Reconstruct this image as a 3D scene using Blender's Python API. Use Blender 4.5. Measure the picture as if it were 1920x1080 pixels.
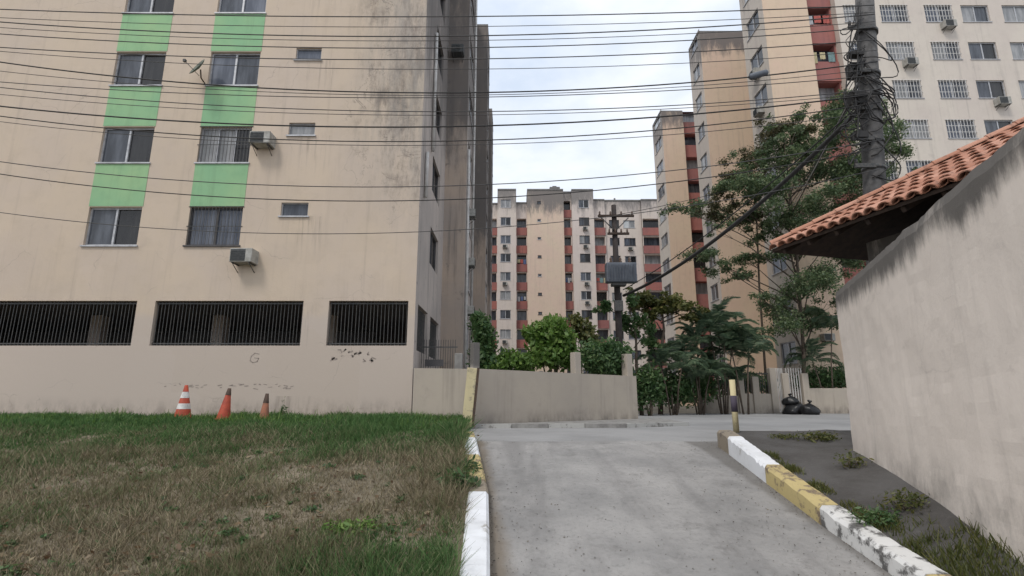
import bpy, math, random
import numpy as np
from mathutils import Vector, Matrix

random.seed(7); rng = np.random.default_rng(7)
for o in list(bpy.data.objects): bpy.data.objects.remove(o)
scene = bpy.context.scene
COL = scene.collection
R = math.radians

# ------------------------------------------------------------------ camera
EYE = 1.6; PITCH = math.atan(204 / 970.0); F = 970.0
cd = bpy.data.cameras.new('camera'); cam = bpy.data.objects.new('camera', cd); COL.objects.link(cam)
cam.location = (0, 0, EYE); cam.rotation_euler = (math.pi / 2 + PITCH, 0, 0)
cd.sensor_width = 36; cd.lens = F / 1920 * 36; cd.clip_start = .05; cd.clip_end = 4000
scene.camera = cam

# ------------------------------------------------------------------ sky, sun, exposure (overcast)
SUN_EL, SUN_AZ = 55, 216            # degrees; azimuth clockwise from +Y
w = bpy.data.worlds.new('World'); scene.world = w; w.use_nodes = True
nt = w.node_tree; nt.nodes.clear()
out = nt.nodes.new('ShaderNodeOutputWorld'); bg = nt.nodes.new('ShaderNodeBackground')
sky = nt.nodes.new('ShaderNodeTexSky'); sky.sky_type = 'NISHITA'; sky.sun_disc = False
sky.sun_elevation = R(SUN_EL); sky.sun_rotation = R(SUN_AZ); sky.air_density = 1.2; sky.dust_density = 3
tc = nt.nodes.new('ShaderNodeTexCoord'); mp = nt.nodes.new('ShaderNodeMapping'); mp.inputs['Scale'].default_value = (1, 1, 2.2)
nz = nt.nodes.new('ShaderNodeTexNoise'); nz.inputs['Scale'].default_value = 2.6; nz.inputs['Detail'].default_value = 7; nz.inputs['Roughness'].default_value = .55
cr = nt.nodes.new('ShaderNodeValToRGB'); cr.color_ramp.elements[0].position = .36; cr.color_ramp.elements[1].position = .62
cr.color_ramp.elements[0].color = (6.1, 6.95, 8.3, 1); cr.color_ramp.elements[1].color = (9.1, 9.4, 9.9, 1)
mx = nt.nodes.new('ShaderNodeMix'); mx.data_type = 'RGBA'; mx.inputs[0].default_value = .93
nt.links.new(tc.outputs['Generated'], mp.inputs[0]); nt.links.new(mp.outputs[0], nz.inputs['Vector'])
nt.links.new(nz.outputs['Fac'], cr.inputs[0]); nt.links.new(sky.outputs[0], mx.inputs[6]); nt.links.new(cr.outputs[0], mx.inputs[7])
nt.links.new(mx.outputs[2], bg.inputs[0]); bg.inputs[1].default_value = .10
nt.links.new(bg.outputs[0], out.inputs[0])
sd = bpy.data.lights.new('sun', 'SUN'); sd.energy = 1.35; sd.angle = R(14); sd.color = (1, .95, .88)
sun = bpy.data.objects.new('sun', sd); COL.objects.link(sun)
_d = Vector((math.sin(R(SUN_AZ)) * math.cos(R(SUN_EL)), math.cos(R(SUN_AZ)) * math.cos(R(SUN_EL)), math.sin(R(SUN_EL))))
sun.rotation_euler = (-_d).to_track_quat('-Z', 'Y').to_euler(); sun.location = (0, -10, 40)
vs = scene.view_settings; vs.view_transform = 'Standard'; vs.look = 'None'; vs.gamma = 1; vs.exposure = 0.30; vs.use_curve_mapping = False

# ------------------------------------------------------------------ helpers
def slope(py):
    v = (540 - py) / F; return (math.sin(PITCH) + v * math.cos(PITCH)), (math.cos(PITCH) - v * math.sin(PITCH))
def pw(px, py, D):
    up, fw = slope(py); return Vector(((px - 960) / F / fw * D, D, EYE + D * up / fw))
def lin(r, g, b):
    f = lambda c: (c / 255 / 12.92) if c / 255 <= .04045 else ((c / 255 + .055) / 1.055) ** 2.4
    return (f(r), f(g), f(b), 1)
def tag(o, label=None, cat=None, group=None, kind=None):
    if label: o['label'] = label
    if cat: o['category'] = cat
    if group: o['group'] = group
    if kind: o['kind'] = kind
    return o
def empty(name, loc=(0, 0, 0), rz=0):
    o = bpy.data.objects.new(name, None); COL.objects.link(o); o.location = loc; o.rotation_euler = (0, 0, rz)
    o.empty_display_size = .2; return o
def put(name, me, parent=None, loc=None, rz=0, mat=None):
    o = bpy.data.objects.new(name, me); COL.objects.link(o)
    if parent: o.parent = parent
    if loc is not None: o.location = loc
    if rz: o.rotation_euler = (0, 0, rz)
    return o

class MB:
    def __init__(s): s.v = []; s.f = []; s.m = []; s.mats = []; s.smooth = []
    def face(s, pts, mi=0, sm=False):
        b = len(s.v); s.v += [tuple(p) for p in pts]; s.f.append(list(range(b, b + len(pts)))); s.m.append(mi); s.smooth.append(sm)
    def box(s, x0, x1, y0, y1, z0, z1, mi=0, M=None):
        b = len(s.v); P = [(x, y, z) for z in (z0, z1) for y in (y0, y1) for x in (x0, x1)]
        if M is not None: P = [tuple(M @ Vector(p)) for p in P]
        s.v += P
        for f in ((0, 2, 3, 1), (4, 5, 7, 6), (0, 1, 5, 4), (2, 6, 7, 3), (0, 4, 6, 2), (1, 3, 7, 5)):
            s.f.append([b + i for i in f]); s.m.append(mi); s.smooth.append(False)
    def tube(s, pts, radii, n=8, mi=0, caps=True):
        pts = [Vector(p) for p in pts]; b = len(s.v); k = len(pts)
        if not hasattr(radii, '__len__'): radii = [radii] * k
        for i, p in enumerate(pts):
            t = (pts[min(i + 1, k - 1)] - pts[max(i - 1, 0)]).normalized()
            a = Vector((0, 0, 1)) if abs(t.z) < .9 else Vector((1, 0, 0))
            u = t.cross(a).normalized(); w_ = t.cross(u)
            for j in range(n):
                an = 2 * math.pi * j / n; s.v.append(tuple(p + (u * math.cos(an) + w_ * math.sin(an)) * radii[i]))
        for i in range(k - 1):
            for j in range(n):
                s.f.append([b + i * n + j, b + i * n + (j + 1) % n, b + (i + 1) * n + (j + 1) % n, b + (i + 1) * n + j]); s.m.append(mi); s.smooth.append(True)
        if caps:
            s.f.append([b + j for j in range(n)][::-1]); s.m.append(mi); s.smooth.append(False)
            s.f.append([b + (k - 1) * n + j for j in range(n)]); s.m.append(mi); s.smooth.append(False)
    def lathe(s, prof, n=20, mi=0, c=(0, 0, 0)):
        b = len(s.v)
        for r, z in prof:
            for j in range(n):
                a = 2 * math.pi * j / n; s.v.append((c[0] + r * math.cos(a), c[1] + r * math.sin(a), c[2] + z))
        for i in range(len(prof) - 1):
            for j in range(n):
                s.f.append([b + i * n + j, b + i * n + (j + 1) % n, b + (i + 1) * n + (j + 1) % n, b + (i + 1) * n + j]); s.m.append(mi); s.smooth.append(True)
    def mesh(s, name, *mats):
        me = bpy.data.meshes.new(name); me.from_pydata(s.v, [], s.f)
        for m in mats: me.materials.append(m)
        if me.polygons:
            me.polygons.foreach_set('material_index', s.m); me.polygons.foreach_set('use_smooth', s.smooth)
        me.update(); return me
    def build(s, name, mats, parent=None, loc=None, rz=0):
        if not isinstance(mats, (list, tuple)): mats = [mats]
        return put(name, s.mesh(name, *mats), parent, loc, rz)

def bevel(o, wd=.01, seg=2):
    m = o.modifiers.new('bevel', 'BEVEL'); m.width = wd; m.segments = seg; m.limit_method = 'ANGLE'; return o
def sm(x, a, b):
    t = np.clip((x - a) / (b - a), 0, 1); return t * t * (3 - 2 * t)

# ------------------------------------------------------------------ materials
class NT:
    def __init__(s, name):
        s.mat = bpy.data.materials.new(name); s.mat.use_nodes = True; s.t = s.mat.node_tree; s.b = s.t.nodes['Principled BSDF']
    def n(s, ty, **kw):
        o = s.t.nodes.new('ShaderNode' + ty)
        for k, v in kw.items(): setattr(o, k, v)
        return o
    def set(s, sock, v):
        if hasattr(v, 'is_output'): s.t.links.new(v, sock)
        elif v is not None: sock.default_value = v
    def math(s, op, a, b=None, clamp=False):
        m = s.n('Math', operation=op, use_clamp=clamp); s.set(m.inputs[0], a)
        if b is not None: s.set(m.inputs[1], b)
        return m.outputs[0]
    def noise(s, scale, detail=5, rough=.6, vec=None, stretch=None, dist=0):
        if vec is None: vec = s.pos()
        if stretch:
            mp = s.n('Mapping'); mp.inputs['Scale'].default_value = stretch; s.set(mp.inputs[0], vec); vec = mp.outputs[0]
        n = s.n('TexNoise'); n.inputs['Scale'].default_value = scale; n.inputs['Detail'].default_value = detail; n.inputs['Roughness'].default_value = rough
        n.inputs['Distortion'].default_value = dist; s.set(n.inputs['Vector'], vec); return n.outputs['Fac']
    def pos(s):
        if not hasattr(s, '_p'): s._p = s.n('NewGeometry').outputs['Position']
        return s._p
    def obj(s):
        return s.n('TexCoord').outputs['Object']
    def sep(s):
        if not hasattr(s, '_s'):
            s._s = s.n('SeparateXYZ'); s.set(s._s.inputs[0], s.pos())
        return s._s.outputs
    def ramp(s, v, a, b, lo=0., hi=1.):
        m = s.n('MapRange', interpolation_type='SMOOTHSTEP'); s.set(m.inputs[0], v)
        m.inputs[1].default_value = a; m.inputs[2].default_value = b; m.inputs[3].default_value = lo; m.inputs[4].default_value = hi; return m.outputs[0]
    def mix(s, f, a, b):
        m = s.n('Mix', data_type='RGBA'); s.set(m.inputs[0], f); s.set(m.inputs[6], a); s.set(m.inputs[7], b); return m.outputs[2]
    def done(s, col, rough=.85, bump=None, bstr=.3, bdist=.01, metal=0, spec=.3):
        s.set(s.b.inputs['Base Color'], col); s.set(s.b.inputs['Roughness'], rough); s.b.inputs['Metallic'].default_value = metal
        s.b.inputs['Specular IOR Level'].default_value = spec
        if bump is not None:
            bp = s.n('Bump'); bp.inputs['Strength'].default_value = bstr; bp.inputs['Distance'].default_value = bdist
            s.set(bp.inputs['Height'], bump); s.t.links.new(bp.outputs[0], s.b.inputs['Normal'])
        return s.mat

def simple(name, col, col2=None, scale=8, rough=.7, metal=0, bstr=.15, spec=.3, lo=.35, hi=.7):
    t = NT(name); n = t.noise(scale)
    if col2 is None: col2 = tuple(c * .72 for c in col[:3]) + (1,)
    return t.done(t.mix(t.ramp(n, lo, hi), col, col2), rough, n, bstr, .01, metal, spec)

def plaster(name, base, var=None, dirt=(.16, .14, .125, 1), streak=.25, patch=.2, top=None, corner=None, topamt=.8, foot=None, drips=None, crack=0, pscale=1.1, slope_y=None, low=None, cells=0):
    """render on a wall: soft mottling, vertical rain streaks, black mould patches; top=(z0,z1) mould band; corner=(x0,x1,z0,z1)"""
    t = NT(name); var = var or tuple(c * .86 for c in base[:3]) + (1,)
    big = t.noise(.35, 4, .6); med = t.noise(2.3, 6, .65); fine = t.noise(22, 5, .7)
    c = t.mix(t.ramp(big, .35, .68), base, var)
    c = t.mix(t.math('MULTIPLY', t.ramp(med, .45, .75), .35), c, tuple(x * .8 for x in base[:3]) + (1,))
    st = t.noise(1.0, 6, .7, stretch=(3.2, 3.2, .16))
    st = t.math('MULTIPLY', t.ramp(st, .5, .78), streak)
    c = t.mix(st, c, dirt)
    pt = t.noise(pscale, 9, .74, dist=.3)
    c = t.mix(t.math('MULTIPLY', t.ramp(pt, .58, .72), patch), c, dirt)
    z = t.sep()[2]; x = t.sep()[0]
    if low: c = t.mix(t.ramp(t.math('ADD', z, t.math('MULTIPLY', med, .4)), low[0] + .35, low[0]), c, low[1])
    if cells:
        vc = t.n('TexVoronoi', distance='CHEBYCHEV'); vc.inputs['Scale'].default_value = .38; t.set(vc.inputs['Vector'], t.pos()); bw = t.n('RGBToBW'); t.set(bw.inputs[0], vc.outputs['Color'])
        c = t.mix(t.math('MULTIPLY', bw.outputs[0], cells), c, tuple(q * .78 for q in base[:3]) + (1,))
    if top:
        zz = z if not slope_y else t.math('ADD', z, t.math('MULTIPLY', t.math('SUBTRACT', t.sep()[1], slope_y[0]), slope_y[1]))
        m = t.ramp(zz, top[0], top[1]); m = t.math('ADD', m, t.math('MULTIPLY', t.math('SUBTRACT', t.noise(.8, 8, .75, stretch=(1, 1, .35)), .5), 1.5))
        m = t.math('ADD', m, t.math('MULTIPLY', t.math('SUBTRACT', t.noise(4.2, 6, .75, stretch=(1, 1, .14)), .5), .75))
        m = t.math('MULTIPLY', t.ramp(m, .42, .95), topamt); c = t.mix(m, c, dirt)
    if corner:
        m = t.math('MULTIPLY', t.ramp(x, corner[0], corner[1]), t.ramp(z, corner[2], corner[3]))
        n = t.noise(.9, 10, .72, dist=.4, stretch=(1, 1, .75)); n2 = t.noise(5.0, 8, .78, stretch=(1, 1, .22))
        v = t.math('ADD', t.math('MULTIPLY', n, .55), t.math('MULTIPLY', n2, .45)); v = t.math('ADD', v, t.math('MULTIPLY', m, .07))
        k = t.math('MULTIPLY', t.ramp(m, .05, .6), t.ramp(v, .485, .66)); c = t.mix(t.math('MULTIPLY', k, .78), c, dirt)
        ve = t.math('ABSOLUTE', t.math('SUBTRACT', t.noise(.8, 9, .66, dist=.8), .52)); k = t.math('MULTIPLY', t.ramp(ve, .012, .0), t.ramp(t.noise(.9, 5, .6), .45, .62)); k = t.math('MULTIPLY', k, t.ramp(m, .05, .3)); c = t.mix(t.math('MULTIPLY', k, .75), c, tuple(q * .7 for q in dirt[:3]) + (1,))
        g = t.math('MULTIPLY', m, t.ramp(t.noise(2.2, 8, .78, stretch=(1.6, 1, .3)), .32, .7, .1, .75)); c = t.mix(g, c, (.30, .28, .255, 1))
    if drips:
        z0, per, x0, x1 = drips
        fr = t.math('FRACT', t.math('DIVIDE', t.math('SUBTRACT', z0, z), per)); dm = t.ramp(fr, .62, .0)
        xm = t.math('MULTIPLY', t.ramp(x, x0 - .25, x0 + .1), t.ramp(x, x1 + .25, x1 - .1))
        dn = t.ramp(t.noise(7, 5, .7, stretch=(1, 1, .05)), .48, .68); c = t.mix(t.math('MULTIPLY', t.math('MULTIPLY', dm, xm), t.math('MULTIPLY', dn, .45)), c, dirt)
    if crack:
        vo = t.n('TexVoronoi', feature='DISTANCE_TO_EDGE'); vo.inputs['Scale'].default_value = .9
        wv = t.n('Mix', data_type='VECTOR'); wv.inputs[0].default_value = .3; t.set(wv.inputs[4], t.pos()); nn = t.n('TexNoise'); nn.inputs['Scale'].default_value = 2.2; nn.inputs['Detail'].default_value = 6; t.set(nn.inputs['Vector'], t.pos()); t.set(wv.inputs[5], nn.outputs['Color'])
        t.set(vo.inputs['Vector'], wv.outputs[1]); k = t.math('MULTIPLY', t.ramp(vo.outputs['Distance'], .006, .0), t.ramp(t.noise(.7, 3), .5, .6)); c = t.mix(t.math('MULTIPLY', k, crack), c, dirt)
    if foot:
        m = t.ramp(z, foot[1], foot[0]); m = t.math('MULTIPLY', m, t.ramp(t.noise(3, 7, .7, stretch=(1, 1, .5)), .35, .7)); c = t.mix(t.math('MULTIPLY', m, .75), c, dirt)
    return t.done(c, .92, t.math('ADD', fine, t.math('MULTIPLY', med, 1.5)), .25, .012, 0, .2)

M = {}
M['front'] = plaster('beige_render', (.60, .49, .378, 1), (.565, .468, .385, 1), (.13, .108, .095, 1), .22, .10, corner=(-6.2, -3.1, 5.4, 11.0), foot=(.9, 1.7), drips=(EYE + 5.5, 2.74, -6.75, -5.95), crack=.3, low=(4.0, (.53, .45, .385, 1)), cells=.22)
M['green'] = plaster('green_paint', (.26, .46, .265, 1), (.33, .50, .27, 1), (.15, .22, .14, 1), .35, .2, pscale=2)
M['side'] = plaster('dirty_side_render', (.52, .455, .41, 1), (.42, .375, .345, 1), (.12, .112, .108, 1), .7, .75, top=(6, 17), topamt=.72, pscale=1.7)
M['wing'] = plaster('stained_brown_render', (.47, .375, .30, 1), (.37, .315, .275, 1), (.115, .108, .105, 1), .75, .8, top=(6, 16), topamt=.8, pscale=1.9)
M['fcream'] = plaster('cream_render', (.68, .55, .42, 1), (.68, .52, .42, 1), (.17, .16, .155, 1), .2, .1, top=(24.5, 31), topamt=.9)
M['fpale'] = plaster('pale_pink_render', (.66, .575, .525, 1), (.64, .56, .49, 1), (.18, .17, .165, 1), .3, .15, top=(25, 32), topamt=.85)
M['red'] = plaster('red_paint', (.37, .15, .125, 1), (.30, .135, .125, 1), (.12, .085, .085, 1), .5, .4, top=(27, 33), topamt=.6)
M['rside'] = plaster('pale_bay_render', (.62, .555, .48, 1), (.58, .51, .45, 1), (.17, .155, .15, 1), .35, .15, top=(24, 32), topamt=.8)
M['rfront'] = plaster('peach_render', (.66, .515, .38, 1), (.66, .49, .375, 1), (.17, .15, .14, 1), .22, .08, top=(27.5, 32), topamt=.95)
M['wallb'] = plaster('boundary_render', (.43, .375, .31, 1), (.38, .335, .285, 1), (.12, .105, .095, 1), .35, .2, foot=(.8, 1.35))
M['gwall'] = plaster('pale_gatehouse_render', (.78, .70, .63, 1), (.72, .64, .57, 1), (.10, .095, .09, 1), .2, .14, top=(2.45, 3.15), topamt=.92, slope_y=(7.9, .094), foot=(.3, 1.25), crack=.1, cells=.2, pscale=2.6)
M['conc'] = simple('grey_concrete', (.30, .29, .27, 1), (.19, .18, .17, 1), 5, .9)
M['polec'] = simple('pole_concrete', (.135, .13, .127, 1), (.075, .072, .07, 1), 6, .9)
M['polew'] = simple('weathered_dark_pole', (.055, .045, .042, 1), (.035, .03, .03, 1), 6, .9)
M['roofg'] = simple('roof_slab', (.2, .19, .18, 1), None, 3, .9)
M['dark'] = simple('dark_interior', (.06, .057, .055, 1), (.04, .04, .04, 1), 2, .95)
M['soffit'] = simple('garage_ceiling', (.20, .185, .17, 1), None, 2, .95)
M['iron'] = simple('painted_iron', (.055, .058, .06, 1), (.11, .10, .09, 1), 20, .6)
M['alu'] = simple('aluminium_frame', (.50, .50, .51, 1), (.36, .36, .37, 1), 6, .45, .3)
M['dframe'] = simple('dark_frame', (.09, .085, .085, 1), None, 6, .5)
def glass(name, a, b, sc=1.3):
    t = NT(name); n = t.noise(sc, 5, .6, stretch=(3, 3, .5)); 
    return t.done(t.mix(t.ramp(n, .35, .7), a, b), .16, None, spec=.5)
M['g_dark'] = glass('dark_glass', (.035, .04, .05, 1), (.10, .11, .13, 1))
M['g_blue'] = glass('blue_grey_glass', (.075, .085, .11, 1), (.16, .175, .21, 1))
M['g_curt'] = glass('curtained_glass', (.19, .195, .20, 1), (.34, .34, .34, 1))
M['g_black'] = glass('open_window_dark', (.012, .012, .014, 1), (.03, .03, .03, 1))
M['g_pale'] = glass('pale_curtained_glass', (.42, .45, .47, 1), (.55, .56, .56, 1))
M['acw'] = simple('air_conditioner_casing', (.42, .41, .38, 1), (.27, .26, .23, 1), 6, .6)
M['acg'] = simple('air_conditioner_grille', (.06, .065, .065, 1), (.1, .1, .1, 1), 20, .7)
M['pvc'] = simple('white_pipe', (.58, .56, .53, 1), (.4, .38, .36, 1), 2, .5)
M['wire'] = simple('black_cable', (.035, .033, .032, 1), None, 9, .6)
M['wireg'] = simple('grey_cable', (.075, .072, .07, 1), None, 9, .6)
M['orange'] = simple('orange_plastic', (.40, .07, .035, 1), (.26, .05, .03, 1), 7, .65)
M['oldcone'] = simple('faded_cone_plastic', (.30, .12, .07, 1), (.16, .09, .06, 1), 7, .75)
M['conetip'] = simple('dirty_cone_tip', (.09, .06, .045, 1), None, 7, .8)
M['conew'] = simple('reflective_white', (.70, .68, .65, 1), (.5, .48, .45, 1), 9, .5)
def worn(name, base, under, amt, sc=9):
    t = NT(name); n = t.noise(sc, 8, .72); n2 = t.noise(2.2, 4, .6)
    f = t.ramp(t.math('ADD', t.math('MULTIPLY', n, .65), t.math('MULTIPLY', n2, .35)), .62 - amt, .70 - amt)
    c = t.mix(f, base, under); return t.done(t.mix(t.ramp(n2, .4, .8, 0, .3), c, tuple(x * .6 for x in under[:3]) + (1,)), .8, n, .35, .012)
M['kw'] = worn('white_kerb_paint', (.72, .73, .75, 1), (.40, .38, .35, 1), .05)
M['kww'] = worn('worn_white_kerb_paint', (.66, .65, .63, 1), (.13, .125, .12, 1), .13, 6)
M['ky'] = worn('yellow_kerb_paint', (.52, .42, .20, 1), (.22, .17, .12, 1), .125, 7)
M['kpale'] = worn('faint_kerb_limewash', (.42, .41, .385, 1), (.24, .23, .215, 1), .10)
M['kb'] = worn('bare_kerb', (.26, .22, .17, 1), (.15, .13, .11, 1), .1)
M['posty'] = worn('yellow_post_paint', (.58, .50, .30, 1), (.34, .29, .21, 1), .09)
M['bmetal'] = simple('brown_metal', (.11, .07, .045, 1), (.06, .045, .04, 1), 14, .8)
M['purple'] = worn('dark_band_paint', (.075, .062, .085, 1), (.26, .22, .16, 1), .06)
M['tank'] = simple('transformer_paint', (.13, .145, .17, 1), (.09, .1, .12, 1), 4, .55)
M['porc'] = simple('porcelain', (.12, .08, .06, 1), None, 5, .3)
M['bag'] = simple('black_bin_bag', (.012, .012, .013, 1), (.02, .02, .02, 1), 8, .35, 0, .5)
M['wood'] = simple('dark_rafter', (.06, .04, .03, 1), (.035, .025, .02, 1), 9, .8)
t = NT('terracotta'); oi = t.n('ObjectInfo').outputs['Random']
c = t.mix(t.ramp(oi, 0, 1), (.36, .165, .105, 1), (.50, .27, .19, 1)); n = t.noise(9, 7, .7)
M['tile'] = t.done(t.mix(t.ramp(n, .48, .72, 0, .8), c, (.12, .08, .065, 1)), .85, n, .3, .01)
# driveway concrete
t = NT('driveway_concrete'); n = t.noise(.8, 6, .62); n2 = t.noise(15, 8, .78); n3 = t.noise(2.6, 8, .72); n4 = t.noise(6, 7, .7)
sp = t.sep(); tr = t.noise(.75, 5, .6, stretch=(1.9, .22, 1), dist=.3)
c = t.mix(t.ramp(n, .32, .68), (.345, .332, .318, 1), (.235, .229, .222, 1))
c = t.mix(t.ramp(tr, .46, .68, 0, .55), c, (.160, .154, .150, 1))
c = t.mix(t.ramp(n3, .52, .72, 0, .55), c, (.150, .143, .136, 1)); c = t.mix(t.ramp(n4, .55, .75, 0, .5), c, (.36, .345, .33, 1)); c = t.mix(t.ramp(n2, .48, .74, 0, .5), c, (.12, .117, .114, 1))
# earth washed along the left kerb
ed = t.math('ADD', sp[0], t.math('MULTIPLY', t.math('SUBTRACT', sp[1], 5.0), .1)); ed = t.math('ADD', ed, t.math('MULTIPLY', n3, .25))
c = t.mix(t.ramp(ed, .22, .0, 0, .75), c, (.16, .125, .085, 1))
ed2 = t.math('ADD', t.math('SUBTRACT', sp[0], 3.42), t.math('MULTIPLY', n3, .2)); c = t.mix(t.ramp(ed2, -.12, .02, 0, .6), c, (.11, .10, .088, 1))
M['drive'] = t.done(c, .9, t.math('ADD', t.math('MULTIPLY', n2, 1.5), n3), .6, .012)
t = NT('road_asphalt'); n = t.noise(.5, 6, .65); n2 = t.noise(16, 6, .75)
c = t.mix(t.ramp(n, .35, .7), (.31, .305, .30, 1), (.24, .237, .233, 1)); M['road'] = t.done(t.mix(t.ramp(n2, .5, .8, 0, .4), c, (.17, .168, .165, 1)), .9, n2, .3, .008)
t = NT('verge_soil'); n = t.noise(1.3, 6, .65); n2 = t.noise(18, 7, .75)
c = t.mix(t.ramp(n, .35, .7), (.10, .095, .092, 1), (.065, .06, .056, 1)); M['verge'] = t.done(t.mix(t.ramp(n2, .5, .8, 0, .6), c, (.15, .14, .13, 1)), .95, n2, .6, .02)
t = NT('dry_bank_soil'); n = t.noise(.9, 6, .65); n2 = t.noise(11, 8, .75)
c = t.mix(t.ramp(n, .35, .7), (.25, .205, .15, 1), (.16, .14, .095, 1)); M['soil'] = t.done(t.mix(t.ramp(n2, .42, .75), c, (.075, .06, .042, 1)), .95, n2, .8, .03)
M['ground'] = simple('bare_ground', (.16, .145, .12, 1), (.11, .10, .08, 1), .5, .95)

def leafmat(name, a, b, c, spec=.25, transl=.42):
    t = NT(name); r = t.n('NewGeometry').outputs['Random Per Island']
    cc = t.mix(t.ramp(r, 0, .55), a, b); cc = t.mix(t.ramp(r, .6, 1.0), cc, c)
    cc = t.mix(t.ramp(t.noise(.9, 4), .35, .7, 0, .6), cc, a)
    m = t.done(cc, .48, None, spec=spec + .2)
    tr = t.n('BsdfTranslucent'); t.set(tr.inputs[0], cc); mxs = t.n('MixShader'); mxs.inputs[0].default_value = transl
    o = t.t.nodes['Material Output']; t.t.links.new(t.b.outputs[0], mxs.inputs[1]); t.t.links.new(tr.outputs[0], mxs.inputs[2]); t.t.links.new(mxs.outputs[0], o.inputs[0]); return m
M['l_bright'] = leafmat('bright_leaves', (.075, .15, .028, 1), (.15, .26, .05, 1), (.28, .38, .11, 1))
M['l_dark'] = leafmat('dark_leaves', (.055, .092, .045, 1), (.13, .19, .085, 1), (.29, .33, .17, 1), transl=.42)
M['l_mid'] = leafmat('mid_leaves', (.045, .098, .036, 1), (.09, .165, .055, 1), (.18, .25, .10, 1))
M['l_yel'] = leafmat('olive_leaves', (.07, .09, .025, 1), (.13, .14, .04, 1), (.24, .21, .07, 1))
M['l_brown'] = leafmat('olive_brown_leaves', (.06, .06, .03, 1), (.12, .115, .05, 1), (.22, .19, .10, 1))
M['l_palm'] = leafmat('palm_leaves', (.055, .095, .06, 1), (.12, .18, .10, 1), (.26, .31, .19, 1), transl=.42)
M['bark'] = simple('bark', (.13, .10, .075, 1), (.07, .055, .045, 1), 9, .9, 0, .5)
def grassmat():
    t = NT('grass_blades'); r = t.n('NewGeometry').outputs['Random Per Island']; s = t.sep()
    dry = t.mix(r, (.10, .08, .05, 1), (.46, .38, .26, 1)); grn = t.mix(r, (.035, .085, .028, 1), (.12, .215, .07, 1))
    dry = t.mix(t.ramp(t.noise(.6, 6, .7), .42, .62, 0, .65), dry, (.13, .115, .06, 1))
    w_ = t.n('TexWhiteNoise', noise_dimensions='1D'); t.set(w_.inputs['W'], r); r2 = w_.outputs['Value']
    m = t.math('ADD', t.ramp(s[1], 5.5, 12.0, -.10, .95), t.math('MULTIPLY', t.math('SUBTRACT', t.noise(.7, 7, .72, stretch=(.8, 1, 1)), .5), 2.6))
    m = t.math('ADD', m, t.math('MULTIPLY', t.math('SUBTRACT', r2, .5), .9))
    m = t.math('ADD', m, t.math('MULTIPLY', t.ramp(s[0], -2.4, -.6), t.ramp(s[1], 6.6, 4.6, 0, .75)))
    f = t.ramp(m, -.1, .75)
    cc = t.mix(f, dry, grn); mat = t.done(cc, .7, None, spec=.15)
    tr = t.n('BsdfTranslucent'); t.set(tr.inputs[0], cc); mxs = t.n('MixShader'); mxs.inputs[0].default_value = .3
    o = t.t.nodes['Material Output']; t.t.links.new(t.b.outputs[0], mxs.inputs[1]); t.t.links.new(tr.outputs[0], mxs.inputs[2]); t.t.links.new(mxs.outputs[0], o.inputs[0]); return mat
M['grass'] = grassmat()

# ------------------------------------------------------------------ terrain
def road_z(Y):
    Y = np.asarray(Y, float)
    a = np.clip(.1 + .1512 * (Y - 5.2), -.08, .765)
    return np.where(Y > 9.6, .765 + .035 * sm(Y, 9.6, 12.5), a)
def rz_(Y):                                   # smoothed
    return (road_z(Y - .5) + road_z(Y - .25) + road_z(Y) + road_z(Y + .25) + road_z(Y + .5)) / 5
def bump2(x, y):
    return .035 * np.sin(x * 1.7 + .6 * np.sin(y * 1.3)) * np.cos(y * 1.1 + x * .4) + .02 * np.sin(x * 4.1 + y * 2.7) + .012 * np.sin(x * 9 - y * 7)
def kl(Y): return np.interp(Y, [-3, 4, 5.2, 6.7, 10, 13.75], [-.05, -.15, -.207, -.29, -.70, -.95])      # driveway left edge
def kr(Y): return np.interp(Y, [-3, 4, 5.2, 6.05, 7.5, 9.55, 20], [3.3, 3.33, 3.35, 3.37, 3.47, 3.64, 3.7])
def bank_z(x, y):
    d = np.clip((kl(y) - .26 - x) / 1.2, 0, 1)
    return rz_(y) + .15 + .06 * d + bump2(x, y) * d
def verge_z(x, y):
    d = np.clip((x - kr(y) - .25) / 1.6, 0, 1); d2 = sm(y, 9.8, 8.2)
    return rz_(y) + np.interp(y, [5, 7, 9], [.14, .19, .22]) + (.68 - np.minimum(rz_(y), .68)) * .85 * d * d2 + .4 * bump2(x * 1.4, y * 1.4) * d
def grid(name, X, Y, Z, mat, parent=None, kind='structure'):
    ny, nx = X.shape; v = np.stack([X, Y, Z], -1).reshape(-1, 3)
    idx = np.arange(ny * nx).reshape(ny, nx); f = np.stack([idx[:-1, :-1], idx[:-1, 1:], idx[1:, 1:], idx[1:, :-1]], -1).reshape(-1, 4)
    me = bpy.data.meshes.new(name); me.from_pydata(v.tolist(), [], f.tolist()); me.materials.append(mat)
    me.polygons.foreach_set('use_smooth', [True] * len(me.polygons)); me.update()
    o = put(name, me, parent)
    if kind: o['kind'] = kind
    return o
ys = np.concatenate([np.linspace(-60, -2, 8), np.linspace(-1.5, 16, 71), [20, 40, 80, 200, 600, 1800]]); xs = np.array([-1500, -200, -60, -20, 0, 20, 60, 200, 1500.])
X, Y = np.meshgrid(xs, ys); grid('ground', X, Y, rz_(Y) - .05, M['ground'])
ys = np.linspace(-3, 10.5, 95); s = np.linspace(0, 1, 15); Y = np.repeat(ys[:, None], 15, 1); X = (kl(Y) - .3 * sm(Y, 9.7, 10.1)) + (kr(Y) + .75 * sm(Y, 9.5, 9.9) - kl(Y) + .3 * sm(Y, 9.7, 10.1)) * s
grid('driveway', X, Y, rz_(Y) + .006 * np.sin(X * 2 + Y), M['drive'])
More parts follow.
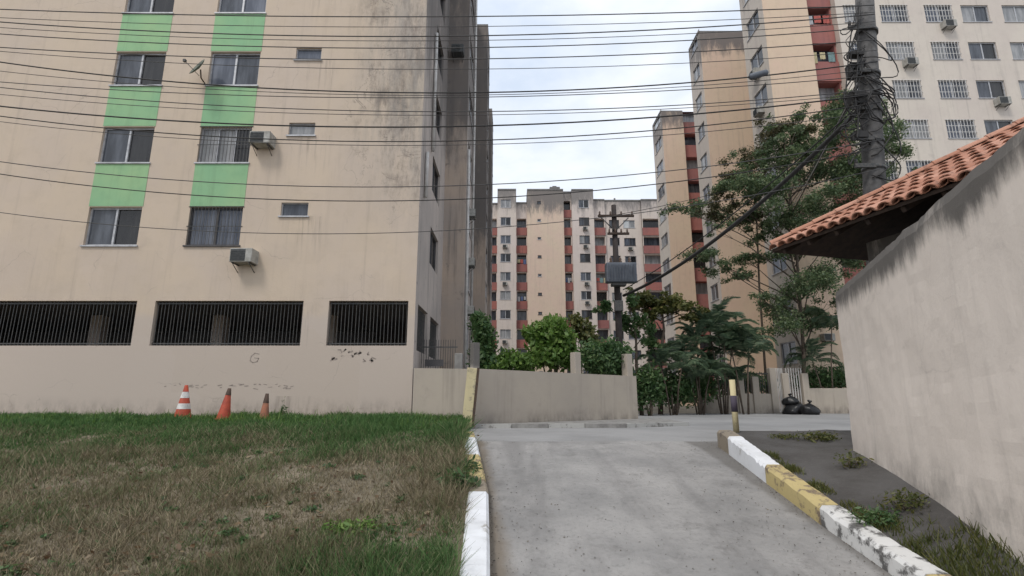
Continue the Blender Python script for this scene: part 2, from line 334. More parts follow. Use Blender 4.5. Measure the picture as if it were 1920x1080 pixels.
# cross road on the level above the ramp
yy = np.concatenate([np.linspace(10.12, 12.6, 12), [14, 18, 22, 25.7]]); xx = np.array([-1.25, 0, 1, 2, 3, 3.8, 6, 10, 20, 40, 70.])
X, Y = np.meshgrid(xx, yy); Y = np.where((Y < 10.6) & (X < 3.5), Y + .03 * np.sin(X * 3), Y); grid('road', X, Y, rz_(Y) + np.where(Y < 10.2, -.03, .010), M['road'])
ys = np.concatenate([np.linspace(-3, 15.3, 130)]); s = np.linspace(0, 1, 120) ** 1.5; Y = np.repeat(ys[:, None], 120, 1); X = (kl(Y) - .24) + (-32) * s
grid('grass_bank', X, Y, bank_z(X, Y), M['soil'])
ys = np.linspace(-3, 9.95, 90); s = np.linspace(0, 1, 50); Y = np.repeat(ys[:, None], 50, 1); X = (kr(Y) + .24) + 12 * s
grid('verge', X, Y, verge_z(X, Y), M['verge'])
mb = MB(); mb.box(4.15, 30, 9.93, 10.08, .6, .975); tag(mb.build('verge_kerb', M['conc']), kind='structure')

# kerbs: painted stones
def kerb(name, edge, side, spans):
    e = empty(name); e['kind'] = 'structure'
    for (y0, y1, m, rnd) in spans:
        n = 22; mb = MB(); prev = None
        for i in range(n + 1):
            y = y0 + .006 + (y1 - y0 - .012) * i / n; x = float(edge(y)); z = float(rz_(y)); wd = .25; h = float(np.interp(y, [5, 7, 9], [.18, .235, .30])) if side > 0 else .18
            if rnd and i > n - 9:
                k = (i - (n - 9)) / 9; h *= 1 - .35 * k * k; x += side * .10 * k * k
            j = .006 * math.sin(y * 13) - (.03 * random.random() if random.random() < .3 else 0)
            ring = [(x, y, z - .12), (x + side * .0, y, z + h - .035 + j), (x + side * .03, y, z + h + j), (x + side * (wd - .03), y, z + h + j * .5), (x + side * wd, y, z + h - .03), (x + side * wd, y, z - .12)]
            if prev:
                for k in range(5): mb.face([prev[k], prev[k + 1], ring[k + 1], ring[k]])
            if i in (0, n): mb.face(ring)
            prev = ring
        mb.build('kerb_stone', M[m], e)
    return e
kerb('driveway_kerb', kl, -1, [(2.6, 3.9, 'ky', 0), (3.9, 6.6, 'kw', 0), (6.6, 6.95, 'kb', 0), (6.95, 8.25, 'ky', 0), (8.25, 9.5, 'kw', 0), (9.5, 10.6, 'ky', 1)])
kerb('driveway_kerb', kr, 1, [(2.2, 3.4, 'kw', 0), (3.4, 4.6, 'ky', 0), (4.6, 6.05, 'kww', 0), (6.05, 7.45, 'ky', 0), (7.45, 8.95, 'kw', 0), (8.95, 9.75, 'kb', 1)])

# ------------------------------------------------------------------ facades and windows
def facade(parent, name, org, rz, W, H, ops, mat, reveal=.14):
    xs = sorted(set([0, W] + [o[0] for o in ops] + [o[1] for o in ops])); zs = sorted(set([0, H] + [o[2] for o in ops] + [o[3] for o in ops]))
    mb = MB()
    for i in range(len(xs) - 1):
        z_run = None
        for j in range(len(zs) - 1):
            cx, cz = (xs[i] + xs[i + 1]) / 2, (zs[j] + zs[j + 1]) / 2
            if any(o[0] < cx < o[1] and o[2] < cz < o[3] for o in ops): continue
            mb.face([(xs[i], 0, zs[j]), (xs[i + 1], 0, zs[j]), (xs[i + 1], 0, zs[j + 1]), (xs[i], 0, zs[j + 1])])
    for (a, b, c, d) in [o[:4] for o in ops]:
        r = reveal
        mb.face([(a, 0, c), (a, r, c), (a, r, d), (a, 0, d)]); mb.face([(b, 0, c), (b, 0, d), (b, r, d), (b, r, c)])
        mb.face([(a, 0, c), (b, 0, c), (b, r, c), (a, r, c)]); mb.face([(a, 0, d), (a, r, d), (b, r, d), (b, 0, d)])
    return mb.build(name, mat, parent, org, rz)
_wc = {}
def wmesh(key, fn):
    if key not in _wc: _wc[key] = fn()
    return _wc[key]
def window(parent, loc, rz, w, h, panes=('g_dark', 'g_dark'), frame='alu', sill=True, depth=.1, fw=.045):
    """loc = bottom centre on the wall face"""
    def fr():
        mb = MB(); y0, y1 = depth - .04, depth + .02
        mb.box(-w / 2, -w / 2 + fw, y0, y1, 0, h); mb.box(w / 2 - fw, w / 2, y0, y1, 0, h)
        mb.box(-w / 2 + fw, w / 2 - fw, y0, y1, 0, fw); mb.box(-w / 2 + fw, w / 2 - fw, y0, y1, h - fw, h)
        n = len(panes)
        for i in range(1, n):
            x = -w / 2 + w * i / n; mb.box(x - fw * .6, x + fw * .6, y0 + .005, y1 - .005, fw, h - fw)
        if sill: mb.box(-w / 2 - .05, w / 2 + .05, -.05, y0, -.05, -.004)
        return mb.mesh('window', M[frame])
    o = put('window', wmesh(('f', w, h, len(panes), frame, sill, depth, fw), fr), parent, loc, rz)
    n = len(panes); pwid = w / n
    for i, p in enumerate(panes):
        def pm():
            mb = MB(); yy = depth - .005 + (.02 if i % 2 else 0); mb.face([(-pwid / 2, yy, .01), (pwid / 2, yy, .01), (pwid / 2, yy, h - .01), (-pwid / 2, yy, h - .01)]); return mb.mesh('pane', M[p])
        put('pane', wmesh(('p', round(pwid, 3), h, p, i % 2, depth), pm), o, (-w / 2 + pwid * (i + .5), 0, 0))
    return o
def ac_unit(loc, rz, label, group=None, w=.62, h=.40, d=.42, grille='acg', body='acw'):
    e = empty('air_conditioner', loc, rz); tag(e, label, 'air conditioner', group)
    mb = MB(); mb.box(-w / 2, w / 2, -d, .05, 0, h); bevel(mb.build('casing', M[body], e), .015)
    mb = MB()
    mb.box(-w / 2 + .03, w / 2 - w * .3, -d - .008, -d + .01, .03, h - .03)
    for i in range(6): mb.box(-w / 2 + .03, w / 2 - w * .3, -d - .02, -d - .01, .05 + i * (h - .1) / 6, .065 + i * (h - .1) / 6)
    mb.build('grille', M[grille], e)
    for s_ in (-1, 1):
        mb = MB(); x = s_ * (w / 2 - .08); mb.box(x - .015, x + .015, -d + .02, .05, -.035, -.004); mb.tube([(x, -d + .05, -.03), (x, .03, -.26)], .012, 6); mb.build('bracket', M['iron'], e)
    return e
def pick(*a): return random.choice(a)
def panes2():
    r = random.random()
    if r < .3: return ('g_dark', 'g_black')
    if r < .55: return ('g_blue', 'g_dark')
    if r < .75: return ('g_curt', 'g_dark')
    if r < .9: return ('g_curt', 'g_curt')
    return ('g_pale', 'g_curt')
TOP = EYE + 30.3

# ---------------------------------------------------------------- left apartment building
LB = empty('apartment_building', (-12, 15.3, .8)); tag(LB, 'beige apartment block with green strips between windows, beside the grass bank', 'building')
def lp(x, y, z): return (x - LB.location.x, y - LB.location.y, z - LB.location.z)
FY = 15.3; CX = -2.9; LX0 = -30.0; Z0 = .5
def fx(px, py): return pw(px, py, FY).x
def fz(py): return pw(0, py, FY).z
sillz = [EYE + 4.56 + 2.74 * k for k in range(5)]
ops = []
def fop(x0, x1, z0, z1): ops.append((x0 - LX0, x1 - LX0, z0 - Z0, z1 - Z0))
col1 = (fx(352, 425), fx(452, 425)); ww = col1[1] - col1[0]
c2r = fx(308, 125); col2 = (c2r - ww, c2r); col3 = (col2[0] - (col1[0] - col2[0]) * 1.6 - 1, 0); col3 = (col3[0], col3[0] + ww); col4 = (col3[0] - (col1[0] - col2[0]), 0); col4 = (col4[0], col4[0] + ww)
cols = [col1, col2, col3, col4]
for cx in cols:
    for z in sillz: fop(cx[0], cx[1], z, z + 1.24)
bz = [(fz(123), fz(102)), (fz(262), fz(238)), (fz(412), fz(388))]
bx = (fx(526, 400), fx(577, 400))
bz = [(EYE + 5.56 + 2.74 * k - .05, EYE + 5.56 + 2.74 * k + .39) for k in range(5)]
for z0, z1 in bz: fop(bx[0], bx[1], z0, z1)
gz0, gz1 = fz(648), fz(564)
G1 = (fx(286, 605), fx(566, 605)); G2 = (fx(614, 608), fx(764, 608)); G0 = (G1[0] - 4.9, G1[0] - .55); G00 = (G0[0] - 4.9, G0[0] - .55)
for g in (G1, G2, G0, G00): fop(g[0], g[1], gz0, gz1)
facade(LB, 'front_wall', lp(LX0, FY, Z0), 0, CX - LX0, TOP - Z0, ops, M['front'], .18)
# green panels between the windows, set 4 mm proud
for cx in cols:
    for k, z in enumerate(sillz[:-1]):
        z0 = z + 1.24 + .03; z1 = sillz[k + 1] - .06
        mb = MB(); mb.box(cx[0] - .02, cx[1] + .02, -.012, .0, z0, z1)
        # thin panel front, its own mesh
        mb.build('green_panel', M['green'], LB, lp(0, FY, 0))
pset = [('g_blue', 'g_blue'), ('g_curt', 'g_curt', 'g_black'), ('g_blue', 'g_dark'), ('g_dark', 'g_blue'), ('g_blue', 'g_dark')]
for ci, cx in enumerate(cols):
    for k, z in enumerate(sillz):
        ps = pset[k] if ci == 0 else panes2()
        wo = window(LB, lp((cx[0] + cx[1]) / 2, FY, z), 0, ww, 1.24, ps, 'dframe' if (ci == 0 and k == 0) else 'alu', True, .12, .05)
        if ci == 0 and k in (0, 1):      # iron grille over the window
            mb = MB()
            for i in range(15): x = -ww / 2 + ww * (i + .5) / 15; mb.box(x - .006, x + .006, -.03, -.018, -.02, 1.26)
            for zz in (-.02, .6, 1.24): mb.box(-ww / 2 - .04, ww / 2 + .04, -.018, -.006, zz, zz + .02)
            mb.build('window_grille', M['iron'], wo)
for k, (z0, z1) in enumerate(bz):
    window(LB, lp((bx[0] + bx[1]) / 2, FY, z0), 0, bx[1] - bx[0], z1 - z0, [('g_dark',), ('g_curt',), ('g_blue',), ('g_dark',), ('g_dark',)][k], 'alu', True, .1, .03)
# bars of the open ground storey, one by one
def bars(g, n):
    w_ = g[1] - g[0]
    def bm():
        mb = MB(); mb.tube([(0, 0, 0), (0, 0, gz1 - gz0)], .011, 6, caps=False); return mb.mesh('bar', M['iron'])
    me = wmesh('bar', bm)
    for i in range(n): put('bar', me, LB, lp(g[0] + w_ * (i + .5) / n + random.uniform(-.008, .008), FY + .09, gz0))
    mb = MB(); mb.box(0, w_, -.008, .008, .05, .085); mb.box(0, w_, -.008, .008, gz1 - gz0 - .09, gz1 - gz0 - .05); mb.build('rail', M['iron'], LB, lp(g[0], FY + .09, gz0))
bars(G1, 42); bars(G2, 22); bars(G0, 40); bars(G00, 40)
# garage storey behind the bars
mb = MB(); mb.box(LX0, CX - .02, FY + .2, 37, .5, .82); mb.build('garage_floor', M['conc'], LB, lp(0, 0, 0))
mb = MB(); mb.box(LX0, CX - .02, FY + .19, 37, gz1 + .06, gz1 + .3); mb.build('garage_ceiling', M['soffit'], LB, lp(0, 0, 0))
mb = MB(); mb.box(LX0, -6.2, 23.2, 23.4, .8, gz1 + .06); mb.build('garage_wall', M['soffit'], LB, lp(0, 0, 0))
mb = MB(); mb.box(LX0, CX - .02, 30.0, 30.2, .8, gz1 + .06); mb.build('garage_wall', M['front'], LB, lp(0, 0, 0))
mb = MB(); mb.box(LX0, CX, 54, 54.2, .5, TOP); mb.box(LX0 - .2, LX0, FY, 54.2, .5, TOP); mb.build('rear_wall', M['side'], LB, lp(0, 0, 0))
for x in (-24, -19.5, -15, -10.6, -6.6):
    mb = MB(); mb.box(x - .2, x + .2, 18.5, 18.9, .82, gz1 + .06); mb.build('column', M['front'], LB, lp(0, 0, 0))
# side of the near block
S0, S1 = FY, 20.9
sops = []
for z in sillz: sops.append((17.6 - S0, 19.5 - S0, z + .05 - Z0, z + 1.4 - Z0))
sops.append((15.75 - S0, 17.6 - S0, gz0 - .1 - Z0, gz1 - .02 - Z0))
sops.append((18.2 - S0, 20.3 - S0, gz0 - .1 - Z0, gz1 - .02 - Z0))
facade(LB, 'side_wall', lp(CX, S0, Z0), R(90), S1 - S0, TOP - Z0, sops, M['side'], .16)
for k, z in enumerate(sillz): window(LB, lp(CX, 18.55, z + .05), R(90), 1.9, 1.35, ('g_dark', 'g_black'), 'dframe', False, .12, .05)
for (a, b) in ((15.75, 17.6), (18.2, 20.3)):
    for i in range(14): put('bar', _wc['bar'], LB, lp(CX - .09, a + (b - a) * (i + .5) / 14, gz0 - .08))
# wings that step out of the side
def wing(B, y0, y1, x0, x1, sgn, front, side, wins, tops=TOP, wz=None, nmk='wing_wall'):
    """x0 inner, x1 outer; sgn=+1 outer face looks to +X"""
    o = B.location
    if sgn > 0: facade(B, nmk, (x0 - o.x, y0 - o.y, Z0 - o.z), 0, x1 - x0, tops - Z0, [], front)
    else: facade(B, nmk, (x1 - o.x, y0 - o.y, Z0 - o.z), 0, x0 - x1, tops - Z0, [], front)
    ops = []
    if wz:
        for z in wz: ops.append((.6, y1 - y0 - .6, z - Z0, z + 1.25 - Z0))
    if sgn > 0: facade(B, 'bay_wall', (x1 - o.x, y0 - o.y, Z0 - o.z), R(90), y1 - y0, tops - Z0, ops, side)
    else: facade(B, 'bay_wall', (x1 - o.x, y1 - o.y, Z0 - o.z), R(-90), y1 - y0, tops - Z0, ops, side)
    if wz:
        for z in wz: window(B, (x1 - o.x, (y0 + y1) / 2 - o.y, z - o.z), R(90) * sgn, y1 - y0 - 1.2, 1.25, panes2(), 'alu', True, .1, .06)
    mb = MB(); a, b = min(x0, x1), max(x0, x1); mb.box(a, b, y0, y1, tops, tops + .12); mb.build('parapet', M['roofg'], B, (-o.x, -o.y, -o.z))
    mb = MB(); mb.face([(a, y1, Z0), (b, y1, Z0), (b, y1, tops), (a, y1, tops)]); mb.build('rear_wall', side, B, (-o.x, -o.y, -o.z))
wz_l = [EYE + 1.9 + 2.74 * k for k in range(11)]
wing(LB, 20.9, 24.3, CX, -1.97, 1, M['wing'], M['side'], None, wz=wz_l)
facade(LB, 'side_wall', lp(CX, 24.3, Z0), R(90), 13.4, TOP - Z0, [(.4, 2.6, 1.2, gz1 - Z0), (3.0, 5.4, 1.2, gz1 - Z0)], M['side'])
wing(LB, 37.7, 41.0, CX, -2.0, 1, M['wing'], M['side'], None, wz=wz_l)
facade(LB, 'side_wall', lp(CX, 41.0, Z0), R(90), 9.6, TOP - Z0, [], M['side'])
wing(LB, 50.6, 54.0, CX, -2.15, 1, M['wing'], M['side'], None, wz=wz_l)
mb = MB(); mb.box(LX0, CX, FY, 54, TOP, TOP + .12); mb.build('roof', M['roofg'], LB, lp(0, 0, 0))
for (y, x, z0, z1) in ((21.15, -1.90, 1.0, 12.3), (23.9, -1.9, 1.0, 26), (16.0, CX + .07, 8.0, 9.6), (17.1, CX + .07, 10.2, 15.0)):
    mb = MB(); mb.tube([(x, y, z0), (x, y, z1)], .06, 8); mb.build('downpipe', M['pvc'], LB, lp(0, 0, 0))
# loose marks on the wall: sprayed scrawl and stains are thin paint strokes
mb = MB()
def stroke(pts, r=.012):
    P_ = [pw(a, b, FY - .004) for a, b in pts]
    for i in range(len(P_) - 1):
        d = (P_[i + 1] - P_[i]); L = d.length
        if L < 1e-5: continue
        nn = Vector((-d.z, 0, d.x)).normalized() * r; e_ = d.normalized() * r * .5
        mb.face([P_[i] - nn - e_, P_[i + 1] - nn + e_, P_[i + 1] + nn + e_, P_[i] + nn - e_])
stroke([(486, 664), (478, 662), (471, 668), (469, 676), (474, 680), (482, 678), (485, 672), (477, 671)])
rs = random.Random(3)
for k in range(15):
    px = rs.uniform(620, 705); py = rs.uniform(655, 676); stroke([(px, py), (px + rs.uniform(-5, 7), py + rs.uniform(-2, 4)), (px + rs.uniform(-6, 8), py + rs.uniform(0, 6))], rs.uniform(.008, .028))
for k in range(30):
    px = rs.uniform(305, 550); py = 722 + (px - 305) * .012 + rs.uniform(-4, 5); stroke([(px, py), (px + rs.uniform(2, 9), py + rs.uniform(-2, 2))], rs.uniform(.006, .016))
mb.build('sprayed_scrawl', simple('faded_spray_paint', (.27, .225, .195, 1), (.38, .32, .275, 1), 14), LB, lp(0, 0, 0))

ac_unit(pw(497, 279, FY), 0, 'weathered air conditioner on beige wall beside curtained dark window', w=.64)
ac_unit(pw(463, 497, FY), 0, 'dark grilled air conditioner just below the lowest grilled window', w=.66, h=.42)
ac_unit((-2.45, 20.9, pw(840, 108, 20.9).z), 0, 'black air conditioner high on the stained brown wing', w=.55, h=.40, body='acg')
for i, (px, py, D, x) in enumerate(((882, 500, 22.6, -1.97), (881, 400, 22.0, -1.97), (882, 590, 22.6, -1.97))):
    p = pw(px, py, D); ac_unit((x, 22.6, p.z), R(90), 'small air conditioner on the stepped side wall, beside bay windows', 'side wall air conditioners', w=.5, h=.36, d=.3)
# satellite dish on the wall left of the third window
dc = pw(373, 128, FY - .45); wl = pw(385, 158, FY)
e = empty('satellite_dish', wl); tag(e, 'grey satellite dish bracketed to beige wall beside upper window', 'satellite dish')
mb = MB(); mb.lathe([(.0, 0), (.14, .012), (.25, .04), (.33, .078), (.335, .07), (.25, .03), (.0, -.012)], 24); d = mb.build('dish', simple('dish_paint', (.135, .15, .12, 1), (.085, .095, .075, 1), 6, .6), e, dc - wl); d.rotation_euler = Vector((-.52, -.76, .42)).to_track_quat('Z', 'Y').to_euler()
mb = MB(); mb.tube([(0, 0, 0), (0, -.25, .06), dc - wl + Vector((.03, .04, -.02))], .022, 6); mb.build('bracket', M['bmetal'], e)
q = dc - wl; mb = MB(); mb.tube([q + Vector((.05, 0, -.28)), q + Vector((-.28, -.30, .06))], .01, 5); mb.box(q.x - .32, q.x - .24, q.y - .34, q.y - .26, q.z + .02, q.z + .1); mb.build('feed_arm', M['iron'], e)

# traffic cones in the grass
def cone(px, top, D, w, label, bands, lean=0, mat='orange', tip=None):
    x = pw(px, 760, D).x; z0 = float(bank_z(x, D)); h = pw(px, top, D).z - z0
    e = empty('traffic_cone', (x, D, z0)); e.rotation_euler = (0, R(lean), random.uniform(0, 1.5)); tag(e, label, 'traffic cone')
    def rr(t): return w * (1 - t) + .035 * t
    seg = sorted(set([0, 1] + [b for p in bands for b in p]))
    mb = MB(); mb.lathe([(rr(0), .04), (rr(1), h), (.02, h)], 22); mb.build('cone_body', M[mat], e)
    if tip: mb = MB(); mb.lathe([(rr(tip) + .004, .04 + (h - .04) * tip), (rr(1) + .004, h + .003), (.015, h + .003)], 22); mb.build('cone_tip', M['conetip'], e)
    mb = MB(); mb.box(-w * 1.25, w * 1.25, -w * 1.25, w * 1.25, 0, .045); bevel(mb.build('base_plate', M['orange'], e), .015)
    for a, b in bands:
        mb = MB(); mb.lathe([(rr(a) + .004, .04 + (h - .04) * a), (rr(b) + .004, .04 + (h - .04) * b)], 22); mb.build('white_band', M['conew'], e)
cone(345, 722, 13.0, .20, 'orange traffic cone with two white bands in the grass', [(.30, .46), (.62, .80)])
cone(421, 728, 13.1, .16, 'plain orange traffic cone leaning beside the banded cone', [], 5, 'orange', .78)
cone(497, 738, 13.3, .12, 'slim faded orange cone with a dark tip, smallest of three', [], 2, 'oldcone', .62)

# ---------------------------------------------------------------- boundary wall with posts
BW = empty('boundary_wall', (-1, 14, .8)); tag(BW, 'low rendered boundary wall with stub posts running from building corner to road', 'wall')
def seg_box(mb, a, b, z0a, z1a, z0b, z1b, th, ):
    a = Vector((a[0], a[1], 0)); b = Vector((b[0], b[1], 0)); d = (b - a).normalized(); n = Vector((-d.y, d.x, 0)) * th
    P = [a, b, b + n, a + n]; lo = [z0a, z0b, z0b, z0a]; hi = [z1a, z1b, z1b, z1a]
    L = [p + Vector((0, 0, l)) for p, l in zip(P, lo)]; H = [p + Vector((0, 0, l)) for p, l in zip(P, hi)]
    mb.face(H); 
    for i in range(4): mb.face([L[i], L[(i + 1) % 4], H[(i + 1) % 4], H[i]])
WA, WB_, WC = (-2.86, 15.25), (-.99, 14.0), (4.12, 17.4); WD = (3.2, 22.5)
o = BW.location
for (a, b, za, zb) in ((WA, WB_, 2.42, 2.33), (WB_, WC, 2.34, 2.27), (WC, WD, 2.27, 2.2)):
    mb = MB(); seg_box(mb, a, b, .4, za, .4, zb, .16); bevel(mb.build('wall_panel', M['wallb'], BW, (-o.x, -o.y, -o.z)), .02)
def along(t): return (WB_[0] + (WC[0] - WB_[0]) * t, WB_[1] + (WC[1] - WB_[1]) * t)
for t_, top, wd in ((.015, 3.05, .2), (.60, 2.95, .24), (.965, 3.0, .26)):
    x, y = along(t_); mb = MB(); mb.box(-wd / 2, wd / 2, -wd / 2, wd / 2, 0, top - 2.2); bevel(mb.build('stub_post', M['gwall'] if t_ < .1 else M['wallb'], BW, (x - .1 - o.x, y + .16 - o.y, 2.2 - o.z), R(33)), .015)
# sidewalk wedge in front of the wall
mb = MB(); top = [(-.95, 13.78), (3.0, 13.95), (4.9, 14.9), (5.0, 18.0), (4.25, 17.5), (-.9, 13.95)]
mb.face([(x, y, .9) for x, y in top]); 
for i in range(len(top)): a, b = top[i], top[(i + 1) % len(top)]; mb.face([(a[0], a[1], .7), (b[0], b[1], .7), (b[0], b[1], .9), (a[0], a[1], .9)])
tag(mb.build('sidewalk', M['conc']), kind='structure')
e = empty('sidewalk_kerb'); e['kind'] = 'structure'
kp = [(-.95, 13.72), (0, 13.76), (.95, 13.80), (1.9, 13.85), (3.0, 13.90), (3.95, 14.35), (4.95, 14.85)]
for i in range(6):
    mb = MB(); seg_box(mb, kp[i], ((kp[i + 1][0] - .02), kp[i + 1][1]), .70, .915, .70, .915, .13); bevel(mb.build('kerb_stone', M[['kpale', 'conc', 'kpale', 'conc', 'kpale', 'kpale'][i]], e), .012)
# iron fence behind the first wall panel
FE = empty('iron_fence', (-2.4, 16.2, .9)); tag(FE, 'short dark iron railing between building side and concrete stub', 'fence')
def ibar():
    mb = MB(); mb.box(-.009, .009, -.009, .009, 0, 2.35); return mb.mesh('picket', M['iron'])
for i in range(15): put('picket', wmesh('picket', ibar), FE, (-.42 + i * .075, 0, .1))
mb = MB(); mb.box(-.45, .7, -.012, .012, 2.2, 2.24); mb.box(-.45, .7, -.012, .012, 1.3, 1.34); mb.build('rail', M['iron'], FE)
mb = MB(); mb.box(-.30, .28, -.05, -.02, 1.62, 1.83); mb.build('meter_plate', M['dframe'], FE)
mb = MB(); mb.box(.62, .86, -.1, .14, 0, 2.02); bevel(mb.build('end_post', M['conc'], FE), .015)

# gate posts by the driveway
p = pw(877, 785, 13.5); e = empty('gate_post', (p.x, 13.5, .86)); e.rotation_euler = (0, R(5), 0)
tag(e, 'thick pale yellow post with brown strip at the grass edge', 'post')
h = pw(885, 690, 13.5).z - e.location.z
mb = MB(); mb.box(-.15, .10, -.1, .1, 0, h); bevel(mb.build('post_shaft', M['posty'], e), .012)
mb = MB(); mb.box(.104, .15, -.08, .1, 0, h + .02); mb.build('brown_strip', M['bmetal'], e)  # narrow brown strip down the right side of the shaft
p = pw(1381, 812, 9.7); e = empty('gate_post', (p.x, 9.7, float(verge_z(p.x, 9.7)) - .02)); tag(e, 'thin yellow post with dark middle band at the kerb end', 'post')
h = pw(1378, 712, 9.7).z - e.location.z
mb = MB(); mb.tube([(0, 0, 0), (0, 0, h)], .052, 12); mb.build('post_shaft', M['posty'], e)
mb = MB(); mb.tube([(0, 0, h * .40), (0, 0, h * .70)], .056, 12); mb.build('dark_band', M['purple'], e)

# ---------------------------------------------------------------- far apartment block
FB = empty('apartment_building', (8, 72.6, .8)); tag(FB, 'cream apartment block with red balcony recesses, across the far end of road', 'building')
D0 = 72.6; K = .0772
def bx_(px): return (px - 960) * K
fzs = [EYE + 2.5 + 2.775 * k for k in range(10)]
def fl(x, y, z): return (x - FB.location.x, y - FB.location.y, z - FB.location.z)
def far_bay(p0, p1, top, y, mat, wins=None, side=None, nm='bay_wall'):
    x0, x1 = bx_(p0), bx_(p1); ops = []
    if wins:
        for (wx, ww_, wh, dz) in wins:
            for z in fzs:
                if z + dz + wh < top - .8: ops.append((wx - x0 - ww_ / 2, wx - x0 + ww_ / 2, z + dz - .8, z + dz + wh - .8))
    facade(FB, nm, fl(x0, y, .8), 0, x1 - x0, top - .8, ops, mat, .18)
    if wins:
        for (wx, ww_, wh, dz) in wins:
            for z in fzs:
                if z + dz + wh < top - .8:
                    window(FB, fl(wx, y, z + dz), 0, ww_, wh, panes2() if ww_ > .9 else ('g_dark',), pick('alu', 'alu', 'dframe'), True, .13, .07)
    # flanks and parapet
    mb = MB()
    for x in (x0, x1): mb.face([(x, y, .8), (x, y + 4, .8), (x, y + 4, top), (x, y, top)])
    mb.build('flank_wall', side or mat, FB, fl(0, 0, 0))
    mb = MB(); mb.box(x0, x1, y - .06, y + 4, top, top + .25); mb.build('parapet', M['roofg'], FB, fl(0, 0, 0))
TF = pw(0, 357, D0).z; TL = pw(0, 372, D0).z
far_bay(932, 968, TF, D0, M['fpale'], [(bx_(948), 1.5, 1.25, 0)])
far_bay(989, 1059, TF, D0 + .05, M['fcream'], [(bx_(1012), .55, .4, .6)])
far_bay(1075, 1117, TF, D0 + .1, M['fpale'], [(bx_(1098), 1.5, 1.25, 0)])
far_bay(1140, 1211, TL, D0 + 1.2, M['fpale'], [(bx_(1158), 1.5, 1.25, 0), (bx_(1187), 1.7, 1.2, 0)])
def recess(p0, p1, top, y):
    x0, x1 = bx_(p0), bx_(p1); ops = [(.12, x1 - x0 - .12, z - .15 - .8, z + 1.35 - .8) for z in fzs if z + 2 < top]
    facade(FB, 'recess_wall', fl(x0, y, .8), 0, x1 - x0, top - .8, ops, M['fpale'], .7)
    for k, z in enumerate(fzs):
        if z + 2 >= top: continue
        mb = MB(); mb.face([(x0, y + .7, z - .2), (x1, y + .7, z - .2), (x1, y + .7, z + 1.4), (x0, y + .7, z + 1.4)]); mb.build('balcony_back', M[pick('g_black', 'g_dark', 'g_curt', 'g_dark')], FB, fl(0, 0, 0))
        mb = MB(); mb.box(x0 + .02, x1 - .02, y - .12, y - .01, z - 1.28, z - .1); mb.build('balcony_panel', M['red'], FB, fl(0, 0, 0))
    mb = MB(); mb.box(x0, x1, y - .06, y + 4, top, top + .25); mb.build('parapet', M['roofg'], FB, fl(0, 0, 0))
for a, b, tp in ((895, 932, TL - .6), (968, 989, TL - .5), (1059, 1075, TF - .05), (1117, 1140, TL), (1211, 1250, TL)): recess(a, b, tp, D0 + .9)
mb = MB(); mb.box(bx_(895), bx_(1250), D0 + 4, D0 + 12, .8, TL - .3); mb.build('rear_block', M['fpale'], FB, fl(0, 0, 0))
mb = MB(); mb.box(bx_(1034), bx_(1054), D0 + 1, D0 + 3, TF + .2, TF + 1.0); mb.box(bx_(1040), bx_(1048), D0 + 1.5, D0 + 2.3, TF + .98, TF + 1.35); mb.build('roof_tank', M['roofg'], FB, fl(0, 0, 0))
mb = MB(); mb.tube([(bx_(1163), D0 + 2, TL), (bx_(1163), D0 + 2, TL + .8)], .15, 6); mb.build('vent_pipe', M['roofg'], FB, fl(0, 0, 0))
for k in range(1, 9):
    if k in (1, 3, 6): continue
    ac_unit((bx_(1098) + .1, D0 + .08, fzs[k] - .75), 0, 'box air conditioner under bay window of the far cream block', 'far block air conditioners', w=.7, h=.45)
for k in (1, 2, 5, 7): ac_unit((bx_(947), D0 - .02, fzs[k] - .75), 0, 'box air conditioner under bay window of the far cream block', 'far block air conditioners', w=.7, h=.45)

# ---------------------------------------------------------------- right apartment building
RB = empty('apartment_building', (20, 29, .8)); tag(RB, 'tall peach apartment block with stepped wings behind the trees and utility pole', 'building')
def rl(x, y, z): return (x - RB.location.x, y - RB.location.y, z - RB.location.z)
rzs = [EYE + 1.9 + 2.75 * k for k in range(11)]
def rwing(y0, y1, x1, xw, xr):
    wing(RB, y0, y1, xw, x1, -1, M['rfront'], M['rside'], None, wz=[z for z in rzs if z > 3], nmk='wing_wall')
    # red balcony recess between wing and slab
    ops = [(.1, xr - xw - .1, z - .1 - Z0, z + 1.4 - Z0) for z in rzs]
    facade(RB, 'recess_wall', rl(xw, y0 + .9, Z0), 0, xr - xw, TOP - .5 - Z0, ops, M['red'], .6)
    mb = MB(); mb.face([(xw, y0, Z0), (xw, y0 + .9, Z0), (xw, y0 + .9, TOP), (xw, y0, TOP)]); mb.build('return_wall', M['rside'], RB, rl(0, 0, 0))
    for z in rzs:
        mb = MB(); mb.face([(xw, y0 + 1.5, z - .15), (xr, y0 + 1.5, z - .15), (xr, y0 + 1.5, z + 1.45), (xw, y0 + 1.5, z + 1.45)]); mb.build('balcony_back', M[pick('g_black', 'g_dark', 'g_curt')], RB, rl(0, 0, 0))
        mb = MB(); mb.box(xw + .03, xr - .03, y0 + .78, y0 + .89, z - 1.3, z + .1); mb.build('balcony_panel', M['red'], RB, rl(0, 0, 0))
rwing(29, 31.9, 16.2, 19.1, 21.2); rwing(38.5, 41.2, 15.9, 20.0, 21.2); rwing(51, 54.6, 16.2, 18.5, 21.2)
